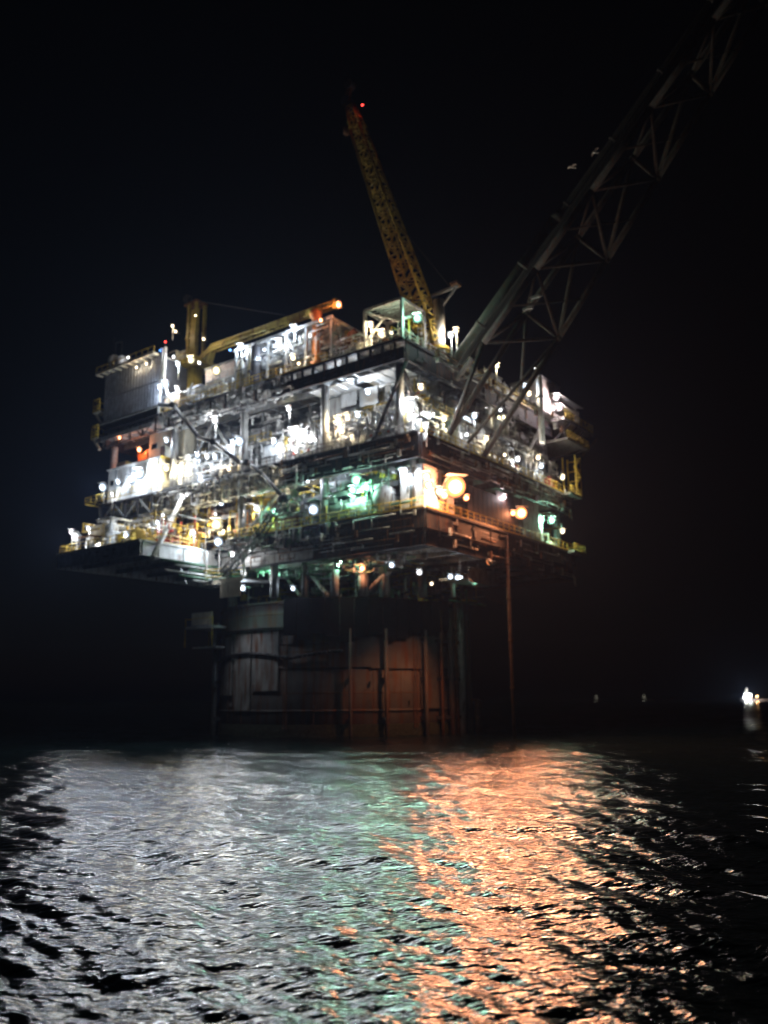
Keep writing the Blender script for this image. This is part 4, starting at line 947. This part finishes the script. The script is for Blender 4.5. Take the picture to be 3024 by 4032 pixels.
pw('pipework', 4, 30, 2.2, 8, 20.9, 22.2, 70, 15, 'pipes hung under the cellar deck', (GREEN, PALE, STEEL))
pw('pipework', 36, 61, -2, 8, 24.9, 30, 60, 16, 'pipework beside the wing deck', (YELL, PALE, RED))
pw('pipework', 20, 47, -.9, .6, 44.6, 47.7, 110, 21, 'pipes and trays running along the far half of the top deck edge', (PALE, STEEL, STEEL))
pw('pipework', 18, 47, -.9, .6, 32.0, 35.2, 130, 22, 'pipes and trays running along the far half of the production deck edge', (PALE, STEEL, CREAM))
pw('pipework', 12, 34, -.9, .4, 24.0, 26.2, 60, 23, 'pipes along the far half of the cellar deck edge', (STEEL, PALE, GREEN))
def conduits(name, label, seed, side, a0, a1, z0, z1, n):
    rg = random.Random(seed); t = thing(name, label, 'conduit', (0, 0, z0)); t['kind'] = 'stuff'
    for m in (STEEL, RUST, PALE):
        mb = MB()
        for k in range(n):
            a = rg.uniform(a0, a1); b = min(a1, a + rg.uniform(1, 7)); z = rg.uniform(z0, z1); o_ = -rg.uniform(.25, .5); r = rg.choice((.035, .05, .08))
            P = [(a, z), (b, z)]
            if rg.random() < .6: P.append((b, z + rg.choice((-1, 1)) * rg.uniform(.4, 1.6)))
            mb.path([(p, o_, q_) if side == 'L' else (o_ - .2, p, q_) for p, q_ in P], r, 6)
            if rg.random() < .45:
                w = rg.uniform(.15, .5); c = (a, o_, z) if side == 'L' else (o_ - .2, a, z)
                mb.box(c[0] - w * .5, c[0] + w * .5, c[1] - w * .3, c[1] + w * .3, c[2] - w, c[2] + w)
        part(t, 'conduit_runs', mb, m, 'stuff')
conduits('conduits', 'conduits and junction boxes on the near girder of the production deck, long side', 31, 'L', .5, 22, 32.6, 35.0, 16)
conduits('conduits', 'conduits and junction boxes on the near girder of the production deck, short side', 32, 'R', .5, 41, 32.6, 35.0, 26)
conduits('conduits', 'conduits and junction boxes on the cellar deck girder, long side', 33, 'L', .5, 30, 22.4, 26.0, 14)
conduits('conduits', 'conduits and junction boxes on the cellar deck girder, short side', 34, 'R', .5, 41, 22.4, 26.0, 13)
conduits('conduits', 'conduits on the short side girder of the top deck', 35, 'R', 2, 40, 45.4, 47.6, 20)
# parallel pipes hanging out under the wing deck
q = thing('pipe_bundle', 'parallel greenish pipes slung under the wing deck on the left', 'pipe bundle', (36, -6, 21.5))
for k in range(6):
    y = k * .62
    part(q, 'pipe', MB().tube((34.6 - k * .3, -9 + 2.0 * (k % 3), 21.9 - .5 * k + .9), (34.0 - k * .3, 5, 21.9 - .5 * k + .9), .17, 8), PALE if k % 2 else GREEN)
for y in (-6, -1, 4): part(q, 'hanger', MB().bar((35.0, y, 23.0), (33.0, y, 19.8), .12), STEEL)
# platforms round the hull top
q = thing('service_platform', 'yellow railed service platform under the left end of the long cellar girder', 'platform', (32, -1, 20.4))
part(q, 'floor', MB().box(26, 33.6, -2.6, 3, 20.2, 20.4), GRATE)
part(q, 'frame', MB().box(26, 33.6, -2.75, -2.6, 19.9, 20.5), CREAM)
for h in (.5, 1.0, 1.5): part(q, 'hand_rail', MB().path([(26, -2.7, 20.4 + h), (33.6, -2.7, 20.4 + h), (33.6, 3, 20.4 + h)], .06, 6), YELL)
part(q, 'panel', MB().box(26.6, 30.4, -2.5, -2.4, 18.0, 20.0), CREAM)
part(q, 'hanger', MB().bar((26.2, -2.4, 20.4), (26.2, -2.4, 23.6), .2), PALE); part(q, 'hanger', MB().bar((33.4, -2.4, 20.4), (33.4, -2.4, 24.6), .2), PALE)
q = thing('service_platform', 'pale greenish platform lit from above right of the hull top', 'platform', (3, 12, 20))
a = RF(1870, 2330, 3)
part(q, 'floor', MB().box(2.4, 6, a[1] - 4, a[1] + 5.5, 19.7, 20.0), PALE)
part(q, 'screen', MB().box(2.3, 2.4, a[1] - 2.6, a[1] + 4, 19.4, 21.4), PALE)
for y in (-3.5, 1, 5): part(q, 'hanger', MB().bar((3, a[1] + y, 20), (3, a[1] + y, 22.1), .2), PALE)

# ------------------------------------------------------------------ lamps
COLS = dict(W=(.94, .96, 1), C=(.72, .84, 1.0), A=(1, .80, .52), G=(.42, 1, .70), O=(1, .35, .13), Y=(1, .88, .55), P=(1, .82, .84), B=(.1, .35, 1), R=(1, .05, .04), D=(1, .50, .08))
SIZE = dict(t=(.12, 14), s=(.24, 150), n=(.35, 110), m=(.38, 470), b=(.52, 1050), h=(.78, 2400), Y=(.66, 5400), X=(1.25, 44000), Z=(.7, 10000), V=(.8, 30000))  # head radii widened to take in the glare of the lamps
LGAIN = 1.0
proto = {}
def lamp_proto(mount, col, size):
    key = (mount, col, size)
    if key in proto: return proto[key], False
    r, P = SIZE[size]; org = (0, 0, 0)
    root = bpy.data.objects.new('floodlight', None); COL.objects.link(root); root.empty_display_size = .3; ORG[root] = org
    c = (0, 0, 0); body = PALE
    if size == 't':
        part(root, 'base', MB().lathe((0, 0, -.3), (0, 0, 1), [(0, .12), (.25, .12)], 8), DARK)
        part(root, 'lens', MB().ball((0, 0, 0), .14, 8), emis('lens_' + col, COLS[col], 14))
    else:
        part(root, 'housing', MB().lathe((0, r * 1.35, r * .55), (0, -1, -.35), [(0, r * .35), (.12 * r, r * .9), (r * .55, r * 1.05), (r * .6, r * 1.15), (r * .66, r * 1.15)], 16), STEEL)
        part(root, 'glare_disc', MB().lathe((0, r * .62, r * .30), (0, -1, -.35), [(0, r * .98), (.04, r * .98)], 20), emis('glare_disc_' + col, [c ** 1.2 for c in COLS[col]], 3.2 if col == 'O' else 1.1))  # this disc emits, standing in for the glare round the lamp
        ln = part(root, 'lens', MB().lathe((0, r * .62 - .05, r * .30 - .02), (0, -1, -.35), [(0, r * .66), (.04, r * .66)], 20), emis('glass_' + col, COLS[col], 13 if col == 'O' else 3.6))
        part(ln, 'lamp_core', MB().lathe((0, r * .62 - .10, r * .30 - .04), (0, -1, -.35), [(0, r * .42), (.04, r * .36)], 16), emis('lens_' + col, [c ** .6 for c in COLS[col]], 14))
        part(root, 'visor', MB().bar((-r, r * .2, r * 1.32), (r, r * .2, r * 1.32), r * 1.1, .05), STEEL)
        if mount == 'pole': part(root, 'pole', MB().tube((0, r * 1.2, r * .3), (0, r * 1.2, -2.3), .07, 8), WHITE)
        if mount == 'tall': part(root, 'pole', MB().tube((0, r * 1.2, r * .3), (0, r * 1.2, -4.2), .09, 8), WHITE)
        if mount == 'hang': part(root, 'bracket', MB().bar((0, r * 1.2, r * .5), (0, r * 1.2, 1.3), .09), STEEL)
        if mount == 'wall': part(root, 'bracket', MB().bar((0, r * 1.1, r * .4), (0, r * 1.1 + (2.6 if r > .6 else .8), r * .4), .1), STEEL)
    ld = bpy.data.lights.new('bulb', 'SPOT' if size in 'XYZV' else 'POINT'); ld.energy = P * LGAIN; ld.color = (1, .34, .15) if col == 'O' else COLS[col]; ld.shadow_soft_size = r * .62 if size != 't' else .05
    lo = bpy.data.objects.new('bulb', ld); COL.objects.link(lo); lo.parent = root
    lo.location = (0, -r * .42 if size != 't' else -.3, 0 if size != 't' else .1)
    if size in 'XYZV': ld.spot_size = math.radians(125); ld.spot_blend = .6; lo.rotation_euler = (math.radians(-62), 0, 0)
    proto[key] = root
    return root, True
def lamp(x, y, f, off, size, col, mount, label, name='floodlight', cat='floodlight'):
    p = LF(x, y, off) if f == 'L' else RF(x, y, off)
    o, new = lamp_proto(mount, col, size)
    if not new: o = copy_tree(o)
    o.name = name
    if name != 'floodlight': pass
    o.location = W(*p); o.rotation_euler = (0, 0, YAW + math.radians(48 if f == 'R' else 14))
    tagit(o, label, cat, 'floodlights on the platform' if size != 't' else 'signal lamps on the platform')
    return o
L_ = [
 (678,1284,'L',4,'s','A','pole','warm floodlight on the roof of the resting crane house'),
 (801,1336,'L',3,'s','A','wall','orange floodlight on the walkway right of the yellow gantry tower'),
 (770,1243,'L',4.6,'t','Y','wall','tiny glint lamp high on the yellow gantry tower'),
 (690,1306,'L',3.2,'s','A','wall','warm lamp glowing against the crane machinery house'),
 (682,1406,'L',1,'s','W','wall','small white floodlight beside the corner post of the ribbed block'),
 (747,1418,'L',1.5,'b','Y','hang','large yellowish floodlight under the resting crane platform'),
 (697,1436,'L',.8,'m','C','pole','white floodlight beside the corner post under the crane'),
 (783,1430,'L',1.2,'s','W','wall','small white floodlight just right of the large yellowish one'),
 (846,1460,'L',.2,'Y','Y','pole','huge white floodlight below the heel of the yellow boom'),
 (648,1515,'L',-.8,'b','C','pole','upper large floodlight of the pair right of the ribbed block'),
 (626,1528,'L',-1,'m','C','pole','lower floodlight of the pair right of the ribbed block'),
 (694,1532,'L',.2,'m','W','pole','white floodlight over the small tan shed'),
 (841,1657,'L',-.4,'b','W','pole','lone round floodlight above the middle of the production deck'),
 (943,1370,'L',2.2,'b','C','tall','leftmost floodlight of the open process module'),
 (972,1382,'L',2.3,'m','C','tall','second floodlight of the open process module'),
 (1016,1412,'L',2.2,'m','C','pole','floodlight beside the dark vertical tank on the top deck'),
 (1093,1350,'L',2.2,'b','C','hang','wide floodlight under the middle of the process module roof'),
 (1153,1297,'L',2,'b','C','tall','floodlight at the right end of the process module roof'),
 (1128,1368,'L',2.4,'s','W','hang','small lamp under the process module roof near the wide floodlight'),
 (1040,1378,'L',2.6,'s','C','hang','small lamp near a post of the process module'),
 (1151,1410,'L',1,'m','A','wall','warm floodlight below the process module floor'),
 (1175,1433,'L',1,'s','A','wall','dim warm lamp right below the process module'),
 (1331,1202,'L',2.6,'m','O','wall','orange floodlight on the tip of the resting yellow boom'),
 (1262,1262,'L',1.6,'s','O','wall','added orange lamp lighting the boom rest post'),  # extra source, added to give the post its orange light
 (1457,1282,'L',.6,'m','A','tall','warm floodlight on the white pole left of the corner shelter'),
 (1498,1317,'L',.8,'b','A','wall','large warm floodlight glowing low inside the corner shelter'),
 (1640,1253,'L',1.2,'b','G','hang','round greenish white floodlight inside the corner shelter'),
 (1540,1312,'L',1.2,'s','A','wall','small warm lamp low inside the corner shelter'),
 (1773,1322,'L',8,'m','W','tall','lower white floodlight right of the white gantry column'),
 (1793,1303,'L',9,'m','A','tall','upper warm floodlight right of the white gantry column'),
 (1958,1441,'R',1.2,'m','Y','pole','yellowish floodlight seen through the foot of the flare boom'),
 (2070,1522,'R',1,'m','C','wall','bluish floodlight left of the white pipe column'),
 (2085,1553,'R',.6,'m','A','wall','warm floodlight left of the white pipe column'),
 (2104,1450,'R',1,'t','W','wall','tiny lamp on the flare boom above the right end'),
 (2193,1566,'R',-.9,'b','P','hang','pinkish floodlight under the upper awning of the pink house'),
 (2205,1606,'R',-.9,'b','P','hang','pinkish floodlight under the lower awning of the pink house'),
 (2180,1610,'R',-.6,'m','P','hang','pinkish lamp at the wall of the pink house below the awnings'),
 (1870,1640,'R',.6,'m','C','pole','bluish floodlight under the flare boom foot'),
 (1971,1616,'R',1.5,'s','W','wall','small white lamp above the pair under the flare boom'),
 (1966,1645,'R',1.5,'s','Y','wall','left small lamp of the pair under the flare boom'),
 (1984,1643,'R',1.5,'s','Y','wall','right small lamp of the pair under the flare boom'),
 (1809,1606,'R',1.4,'s','Y','wall','tiny yellow lamp left of the flare boom struts'),
 (1377,1512,'L',3,'b','C','hang','bright floodlight beside the pale hanging screens'),
 (1447,1546,'L',3,'m','C','hang','floodlight left of the dark domed vessel'),
 (1560,1553,'L',3.2,'s','C','hang','small floodlight right of the dark domed vessel'),
 (1606,1600,'L',1.6,'h','W','pole','huge white floodlight near the corner above the production deck'),
 (1655,1527,'L',2.2,'m','A','hang','warm floodlight over yellow pipes near the corner'),
 (1690,1640,'R',1.2,'m','C','pole','upper floodlight at the corner post of the production deck'),
 (1750,1652,'R',.8,'m','Y','pole','yellowish floodlight at the foot of the flare boom'),
 (1673,1680,'L',-.1,'m','W','pole','lower floodlight at the corner post of the production deck'),
 (1406,1636,'L',2.5,'m','C','pole','bluish floodlight at the end of the lit beam on the production deck'),
 (1134,1612,'L',2,'m','W','pole','round floodlight left of a grey column on the mezzanine'),
 (1112,1560,'L',3,'s','Y','hang','yellowish lamp on the green cabinet of the mezzanine'),
 (1155,1711,'L',.6,'h','W','wall','huge floodlight washing the white cabinet on the production deck'),
 (1195,1712,'L',.8,'b','W','wall','second floodlight washing the white cabinet on the production deck'),
 (1329,1655,'L',1.2,'b','A','pole','warm starry floodlight in the middle of the production deck'),
 (1366,1648,'L',1.6,'m','A','wall','warm lamp on the lit beam in the middle of the production deck'),
 (1345,1700,'L',1.4,'m','A','wall','warm lamp below the starry floodlight'),
 (1076,1740,'L',.8,'m','C','wall','floodlight left of the tall lit post on the production deck'),
 (1164,1778,'L',.5,'s','W','wall','small lamp low behind the production deck railing'),
 (936,1740,'L',.0,'Y','C','pole','upper floodlight of the cluster behind the black hose boom'),
 (914,1745,'L',.3,'m','C','pole','middle floodlight of the cluster behind the black hose boom'),
 (905,1768,'L',.3,'m','C','pole','lower floodlight of the cluster behind the black hose boom'),
 (774,1793,'L',.3,'m','C','wall','tall glare floodlight on the white cabinet by the hose boom'),
 (812,1800,'L',.2,'m','W','wall','floodlight right of the glare on the white cabinet by the hose boom'),
 (843,1802,'L',.3,'m','C','wall','third floodlight right of the white cabinet by the hose boom'),
 (786,1880,'L',-.4,'m','C','pole','round floodlight under the right corner of the beige wall'),
 (897,1848,'L',.6,'m','A','wall','warm floodlight below the hose boom cluster'),
 (652,1736,'L',.4,'m','C','wall','single white floodlight on the beige deck house'),
 (509,1889,'L',-1.6,'Y','C','wall','blinding floodlight in the middle of the white building wall'),
 (540,1868,'L',-1.1,'h','C','wall','added floodlight right of the blinding one, lighting the white wall'),  # extra lamp, added because the outward spot leaves the wall dark
 (605,1831,'L',-1.9,'b','W','wall','second blinding floodlight high on the white building wall'),
 (650,1846,'L',-.2,'b','Y','wall','yellowish floodlight on the end wall of the white building'),
 (705,1850,'L',1.0,'b','Y','wall','yellow floodlight on the cream end wall beside the black pipe'),
 (545,1772,'L',1.2,'m','O','wall','orange lamp on the louvred orange container'),
 (470,1725,'L',0,'s','O','hang','dim orange lamp under the ribbed block'),
 (503,1408,'L',.5,'s','W','wall','small lamp at the foot of the second satellite dome'),
 (397,1921,'L',-1.2,'Y','C','pole','white floodlight on a pole at the far left end of the production deck'),
 (462,1900,'L',-1.0,'m','C','wall','added softer floodlight brightening the left part of the white building wall'),  # added to lift the grey left end of the wall
 (440,1945,'L',-.6,'s','W','pole','small floodlight beside the left edge of the white building'),
 (1225,1877,'L',.6,'b','C','wall','square glare floodlight under the production deck girder'),
 (1122,1884,'L',.8,'m','A','hang','warm floodlight above yellow pipes under the production deck'),
 (1399,1894,'L',.3,'Z','G','wall','green tinted floodlight over the round pale tank'),
 (1440,1922,'L',.8,'b','G','wall','second green tinted floodlight just right of the first'),
 (1385,1932,'L',.8,'b','G','wall','low green tinted lamp left on the cellar deck'),
 (1585,1858,'L',.8,'m','C','wall','bluish floodlight near the corner of the cellar deck'),
 (1614,1882,'L',.4,'m','C','wall','second bluish floodlight near the corner of the cellar deck'),
 (1676,1878,'L',-.9,'b','A','wall','warm blazing floodlight on top of the corner switch room'),
 (1690,1912,'R',-1.6,'b','A','wall','warm blazing floodlight on the side of the corner switch room'),
 (1732,1937,'R',-.8,'b','A','wall','warm floodlight low between the switch room and the orange glare'),
 (1800,1922,'R',-2.6,'X','O','wall','largest blinding orange floodlight on the short side of the cellar deck'),
 (1780,1905,'R',-2.0,'h','O','wall','added orange lamp beside the largest orange floodlight, washing the deck edge'),  # additional lamp for a warm wash along the deck edge
 (1752,1952,'R',-1.3,'b','O','wall','added lower left orange lamp giving glow to the girder and rails'),  # added to put an orange glow on girder and rails
 (1838,1962,'R',-1.0,'m','O','wall','small orange lamp below and right of the largest orange floodlight'),
 (1986,1960,'R',-.6,'m','P','wall','pinkish white floodlight on the girder between the two orange glares'),
 (2058,2024,'R',-2.0,'V','O','wall','second orange floodlight further right along the cellar deck'),
 (2022,2022,'R',-1,'m','O','wall','small orange lamp just left of the second orange floodlight'),
 (1916,1729,'R',.6,'m','A','wall','warm round floodlight on the short side of the production deck'),
 (2121,1803,'R',.4,'m','A','hang','warm floodlight above the white one near the red cabinet'),
 (2133,1837,'R',.3,'m','C','hang','white floodlight near the red cabinet'),
 (1988,1792,'R',.4,'s','A','wall','small warm lamp low behind the short railing'),
 (2040,1810,'R',.6,'m','W','wall','white lamp lighting the stairs on the short side'),
 (2217,1882,'R',-1.2,'m','Y','hang','yellowish lamp in the yellow caged stair tower'),
 (2135,2050,'R',.4,'b','G','wall','tall green tinted floodlight at the right end of the cellar deck'),
 (2176,2051,'R',-.4,'b','G','hang','oval green tinted floodlight at the right end of the cellar deck'),
 (2217,2094,'R',-1.2,'m','A','hang','warm floodlight over the landing at the right end'),
 (1839,1713,'R',.6,'s','W','wall','small curled lamp on the short side of the production deck'),
 (716,1959,'L',-1,'m','W','wall','round floodlight at the top of the raking brace'),
 (868,1983,'L',.6,'m','C','hang','floodlight under the edge of the production deck near the left'),
 (846,2026,'L',2,'s','W','wall','small lamp under the floodlight near the left raking brace'),
 (617,2060,'L',-6,'m','C','pole','floodlight left of the long raking brace on the wing deck'),
 (640,2030,'L',-3,'s','W','pole','small lamp above the wing deck behind the raking brace'),
 (492,2110,'L',-11,'m','C','wall','floodlight at the left edge of the cream cabinet on the wing deck'),
 (757,2099,'L',-4,'m','W','pole','round floodlight on the wing deck between red pipes'),
 (846,2068,'L',.5,'h','Y','wall','huge yellowish floodlight under the left cellar mezzanine'),
 (560,2100,'L',-8,'m','Y','wall','yellowish lamp against the white wing deck tank'),
 (277,2097,'L',-11.8,'m','W','pole','left floodlight of the pair at the tip of the wing deck'),
 (288,2118,'L',-11.9,'Y','W','pole','lower big floodlight of the pair at the tip of the wing deck'),
 (345,2085,'L',-6,'m','W','pole','round floodlight standing behind the tip of the wing deck'),
 (370,2147,'L',-10,'m','W','wall','low floodlight at the foot of the left raking brace'),
 (400,2140,'L',-9,'m','A','wall','warm low floodlight right of the left raking brace'),
 (853,2138,'L',-1.2,'Y','C','tall','starry floodlight at the inner corner of the cellar girders'),
 (914,2187,'L',-1.4,'m','W','wall','low floodlight beside the lattice arm'),
 (986,2170,'L',-.5,'t','W','wall','tiny lamp glinting on the pale girder'),
 (1006,2004,'L',.8,'m','W','hang','white floodlight above red pipes on the cellar deck'),
 (1078,2019,'L',1.0,'m','G','hang','greenish floodlight above the cellar deck pipework'),
 (1228,2010,'L',-.4,'Y','C','wall','bright floodlight at the cellar deck right of the lattice arm joint'),
 (1130,1950,'L',2,'s','Y','hang','yellow lamp near the end of the hose boom'),
 (1340,2215,'L',6.2,'m','G','hang','green tinted lamp under the middle of the cellar girder'),
 (1424,2240,'L',6.6,'m','O','hang','orange lamp on the orange lit leg over the hull'),
 (1540,2227,'L',2,'n','C','hang','white lamp right of the orange lit leg over the hull'),
 (1649,2256,'L',2.4,'n','W','hang','round white lamp over the right half of the hull'),
 (1775,2273,'R',3,'n','C','hang','left half of the double floodlight above the right rim of the hull'),
 (1803,2276,'R',3,'n','C','hang','right half of the double floodlight above the right rim of the hull'),
 (1871,2293,'R',3.5,'m','G','hang','green tinted floodlight over the pale platform right of the hull'),
 (1066,2260,'L',4,'m','G','hang','wide green tinted floodlight over the left half of the hull'),
 (1092,2264,'L',4.4,'n','G','hang','green lamp merged with the wide green floodlight'),
 (956,2260,'L',-.5,'m','W','hang','upper floodlight at the left yellow service platform'),
 (953,2319,'L',-.5,'m','C','wall','lower floodlight at the left yellow service platform'),
 (1151,2319,'L',3.5,'n','C','wall','small floodlight standing on the left half of the hull top'),
 (1700,2300,'R',6,'s','A','wall','dim warm lamp behind pipes at the right rim of the hull'),
]
for a in L_: lamp(*a)
def hull_light(p, aim, P, col, label, size='m'):  # extra spots put in to light the flanks of the hull
    o, new = lamp_proto('wall', col, size)
    if not new: o = copy_tree(o)
    o.name = 'added_hull_light'; tagit(o, label, 'floodlight', 'floodlights on the platform')
    o.location = W(*p); d = W(*aim) - W(*p); o.rotation_euler = (0, 0, math.atan2(d.y, d.x) + math.pi / 2)
    lo = [c for c in o.children if c.type == 'LIGHT'][0]
    ld = bpy.data.lights.new('bulb', 'SPOT'); ld.energy = P; ld.color = COLS[col]; ld.spot_size = math.radians(60); ld.spot_blend = .8; ld.shadow_soft_size = .3
    lo.data = ld; lo.rotation_euler = (-math.atan2(math.hypot(d.x, d.y), -d.z), 0, 0); lo.location = (0, -.6, -.2)
hull_light((-1.5, 12.5, 21.2), on_spar(.36, SR, -3), 11000, 'O', 'added orange spotlight lighting the lower right side of the hull')
hull_light((31, -3.4, 20.0), on_spar(-.75, SR, 6), 1500, 'W', 'added white spotlight lighting the left side of the hull')
for a in [(651,1347,'L',0,'t','R','wall','small red beacon lamp under the left side of the resting crane'),
          (632,1382,'L',0,'t','B','wall','small blue signal lamp above the right end of the ribbed block'),
          (586,1399,'L',0,'t','D','wall','small amber signal lamp above the ribbed block'),
          (906,1379,'L',1,'t','B','wall','small blue signal lamp right of the crane boom heel')]: lamp(*a, 'signal_lamp', 'signal lamp')
o = lamp(1427, 415, 'L', vb - 3.9, 't', 'R', 'wall', 'red aircraft warning lamp near the tip of the tall crane', 'warning_lamp', 'warning lamp')
for (x, y, lab) in ((575, 1433, 'amber lamp under the roof walkway of the ribbed block, right of the other'), (536, 1448, 'amber lamp under the roof walkway of the ribbed block, left of the other')):
    lamp(x, y, 'L', -.7, 's', 'A', 'wall', lab)

# ------------------------------------------------------------------ far vessels and gulls
def vessel(x, dist, L, label, big=True):
    d = _ray(x, 2735); d = Vector((d.x, d.y, 0)).normalized(); c = Vector((d.x * dist, d.y * dist, 0)); org = _uvz(c)
    t = thing('supply_boat' if big else 'distant_boat', label, 'boat', org)
    u, v, _ = org; H = L * .07
    P = []
    for z, k in ((-1, .8), (H, 1.0)):
        for s, w in ((-.5, .75), (.2, .9), (.42, .5), (.5, .02)):
            P += [(u + L * s * (k if s > .3 else 1), v - L * .11 * w * k, z + (H * .5 if s > .3 and z > 0 else 0)), (u + L * s * (k if s > .3 else 1), v + L * .11 * w * k, z + (H * .5 if s > .3 and z > 0 else 0))]
    F = []
    for i in range(3):
        a = i * 2
        F += [(a, a + 2, 8 + a + 2, 8 + a), (a + 1, a + 3, 8 + a + 3, 8 + a + 1), (8 + a, 8 + a + 2, 8 + a + 3, 8 + a + 1)]
    F.append((0, 1, 9, 8)); part(t, 'hull', MB().add(P, F), DARK)
    w = part(t, 'wheelhouse', MB().box(u + L * .08, u + L * .3, v - L * .08, v + L * .08, H, H + L * .12).box(u + L * .12, u + L * .27, v - L * .07, v + L * .07, H + L * .12, H + L * .2), WHITE)
    part(w, 'window', MB().box(u + L * .115, u + L * .275, v - L * .075, v + L * .075, H + L * .14, H + L * .18), GLASS)
    part(t, 'mast', MB().tube((u + L * .2, v, H + L * .2), (u + L * .2, v, H + L * .38), .15, 6), WHITE)
    return t, (u, v, H), L
t, (u, v, H), L = vessel(2967, 620, 20, 'brightly lit supply boat on the horizon at the right edge')
def deck_lamp(t, p, r, col, P, nm):
    part(t, 'deck_lamp', MB().ball(p, r, 10), emis(nm, col, 22))
    ld = bpy.data.lights.new('bulb', 'POINT'); ld.energy = P; ld.color = col; ld.shadow_soft_size = .5
    lo = bpy.data.objects.new('bulb', ld); COL.objects.link(lo); lo.parent = t; lo.location = (-(p[0] - u), p[1] - v - r - .8, p[2])
deck_lamp(t, (u + 1.5, v - 2.4, H + 2.6), .8, (.95, 1, .97), 14000, 'deck_lamp_white'); deck_lamp(t, (u + 4.5, v - 2.2, H + 2.3), .6, (.95, 1, .97), 8000, 'deck_lamp_white'); deck_lamp(t, (u - 2.5, v - 2.0, H + 1.8), .5, (1, .5, .2), 5000, 'deck_lamp_orange')
for x, lab in ((2358, 'small boat light on the horizon nearest the platform'), (2546, 'small dim boat light on the horizon between the platform and the supply boat')):
    t, (u, v, H), L = vessel(x, 900, 14, lab, False); deck_lamp(t, (u + 2, v - 1.5, H + 3.6), .3 if x < 2400 else .2, (1, .95, .75), 90, 'deck_lamp_dim')
MATS['deck_lamp_dim'].node_tree.nodes['Emission'].inputs[1].default_value = .3
def gull(x, y, dist, span, label, rot):
    p = _CAM + _ray(x, y).normalized() * dist; u, v, z = _uvz(p); s = span / 2
    t = thing('seagull', label, 'bird', (u, v, z))
    part(t, 'body', MB().lathe((u - .26, v, z), (1, 0, 0), [(0, .01), (.08, .05), (.25, .085), (.42, .06), (.5, .045), (.56, .012)], 10), FEATHER)
    for k in (-1, 1):
        P = [(u - .06, v + k * .05, z + .02), (u + .1, v + k * .05, z + .02), (u + .12, v + k * s * .5, z + .14), (u - .05, v + k * s * .5, z + .14), (u + .0, v + k * s, z + .05), (u - .08, v + k * s * .95, z + .05)]
        P += [(a, b, c - .02) for a, b, c in P]
        part(t, 'wing', MB().add(P, [(0, 1, 2, 3), (3, 2, 4, 5), (6, 7, 8, 9), (9, 8, 10, 11), (0, 1, 7, 6), (1, 2, 8, 7), (2, 4, 10, 8), (4, 5, 11, 10), (5, 3, 9, 11), (3, 0, 6, 9)]), FEATHER)
    part(t, 'tail', MB().add([(u - .24, v - .03, z), (u - .24, v + .03, z), (u - .42, v + .09, z), (u - .42, v - .09, z), (u - .24, v - .03, z + .015), (u - .24, v + .03, z + .015), (u - .42, v + .09, z + .015), (u - .42, v - .09, z + .015)],
         [(0, 1, 2, 3), (4, 5, 6, 7), (0, 1, 5, 4), (1, 2, 6, 5), (2, 3, 7, 6), (3, 0, 4, 7)]), FEATHER)
    t.rotation_euler = (math.radians(rot), 0, YAW + math.radians(60)); return t
gull(2252, 658, 84, 1.35, 'pale seagull gliding left of the flare boom', 18)
gull(2342, 600, 92, 1.1, 'fainter seagull flying beside the flare boom above the other', -12)

# ------------------------------------------------------------------ sea haze
HAZE = 0.00013
if HAZE:
    me = bpy.data.meshes.new('haze'); X = 4000; zb, zt_ = -4.0, 260.0
    p = [(x, y, z) for z in (zb, zt_) for y in (-X, X) for x in (-X, X)]
    me.from_pydata(p, [], [(0, 2, 3, 1), (4, 5, 7, 6), (0, 1, 5, 4), (2, 6, 7, 3), (0, 4, 6, 2), (1, 3, 7, 5)]); me.update()
    m = bpy.data.materials.new('sea_haze'); m.use_nodes = True; n, l = m.node_tree.nodes, m.node_tree.links; n.remove(n['Principled BSDF'])
    pv = n.new('ShaderNodeVolumePrincipled'); pv.inputs['Density'].default_value = HAZE; pv.inputs['Color'].default_value = (.42, .58, 1, 1); pv.inputs['Anisotropy'].default_value = .55
    l.new(pv.outputs[0], n['Material Output'].inputs['Volume']); me.materials.append(m)
    o = bpy.data.objects.new('haze', me); COL.objects.link(o); o['kind'] = 'stuff'; o['label'] = 'thin sea haze glowing round the lamps'
print('TRIS', sum(len(p.data.polygons) for p in SC.objects if p.type == 'MESH'), 'OBJS', len(SC.objects))
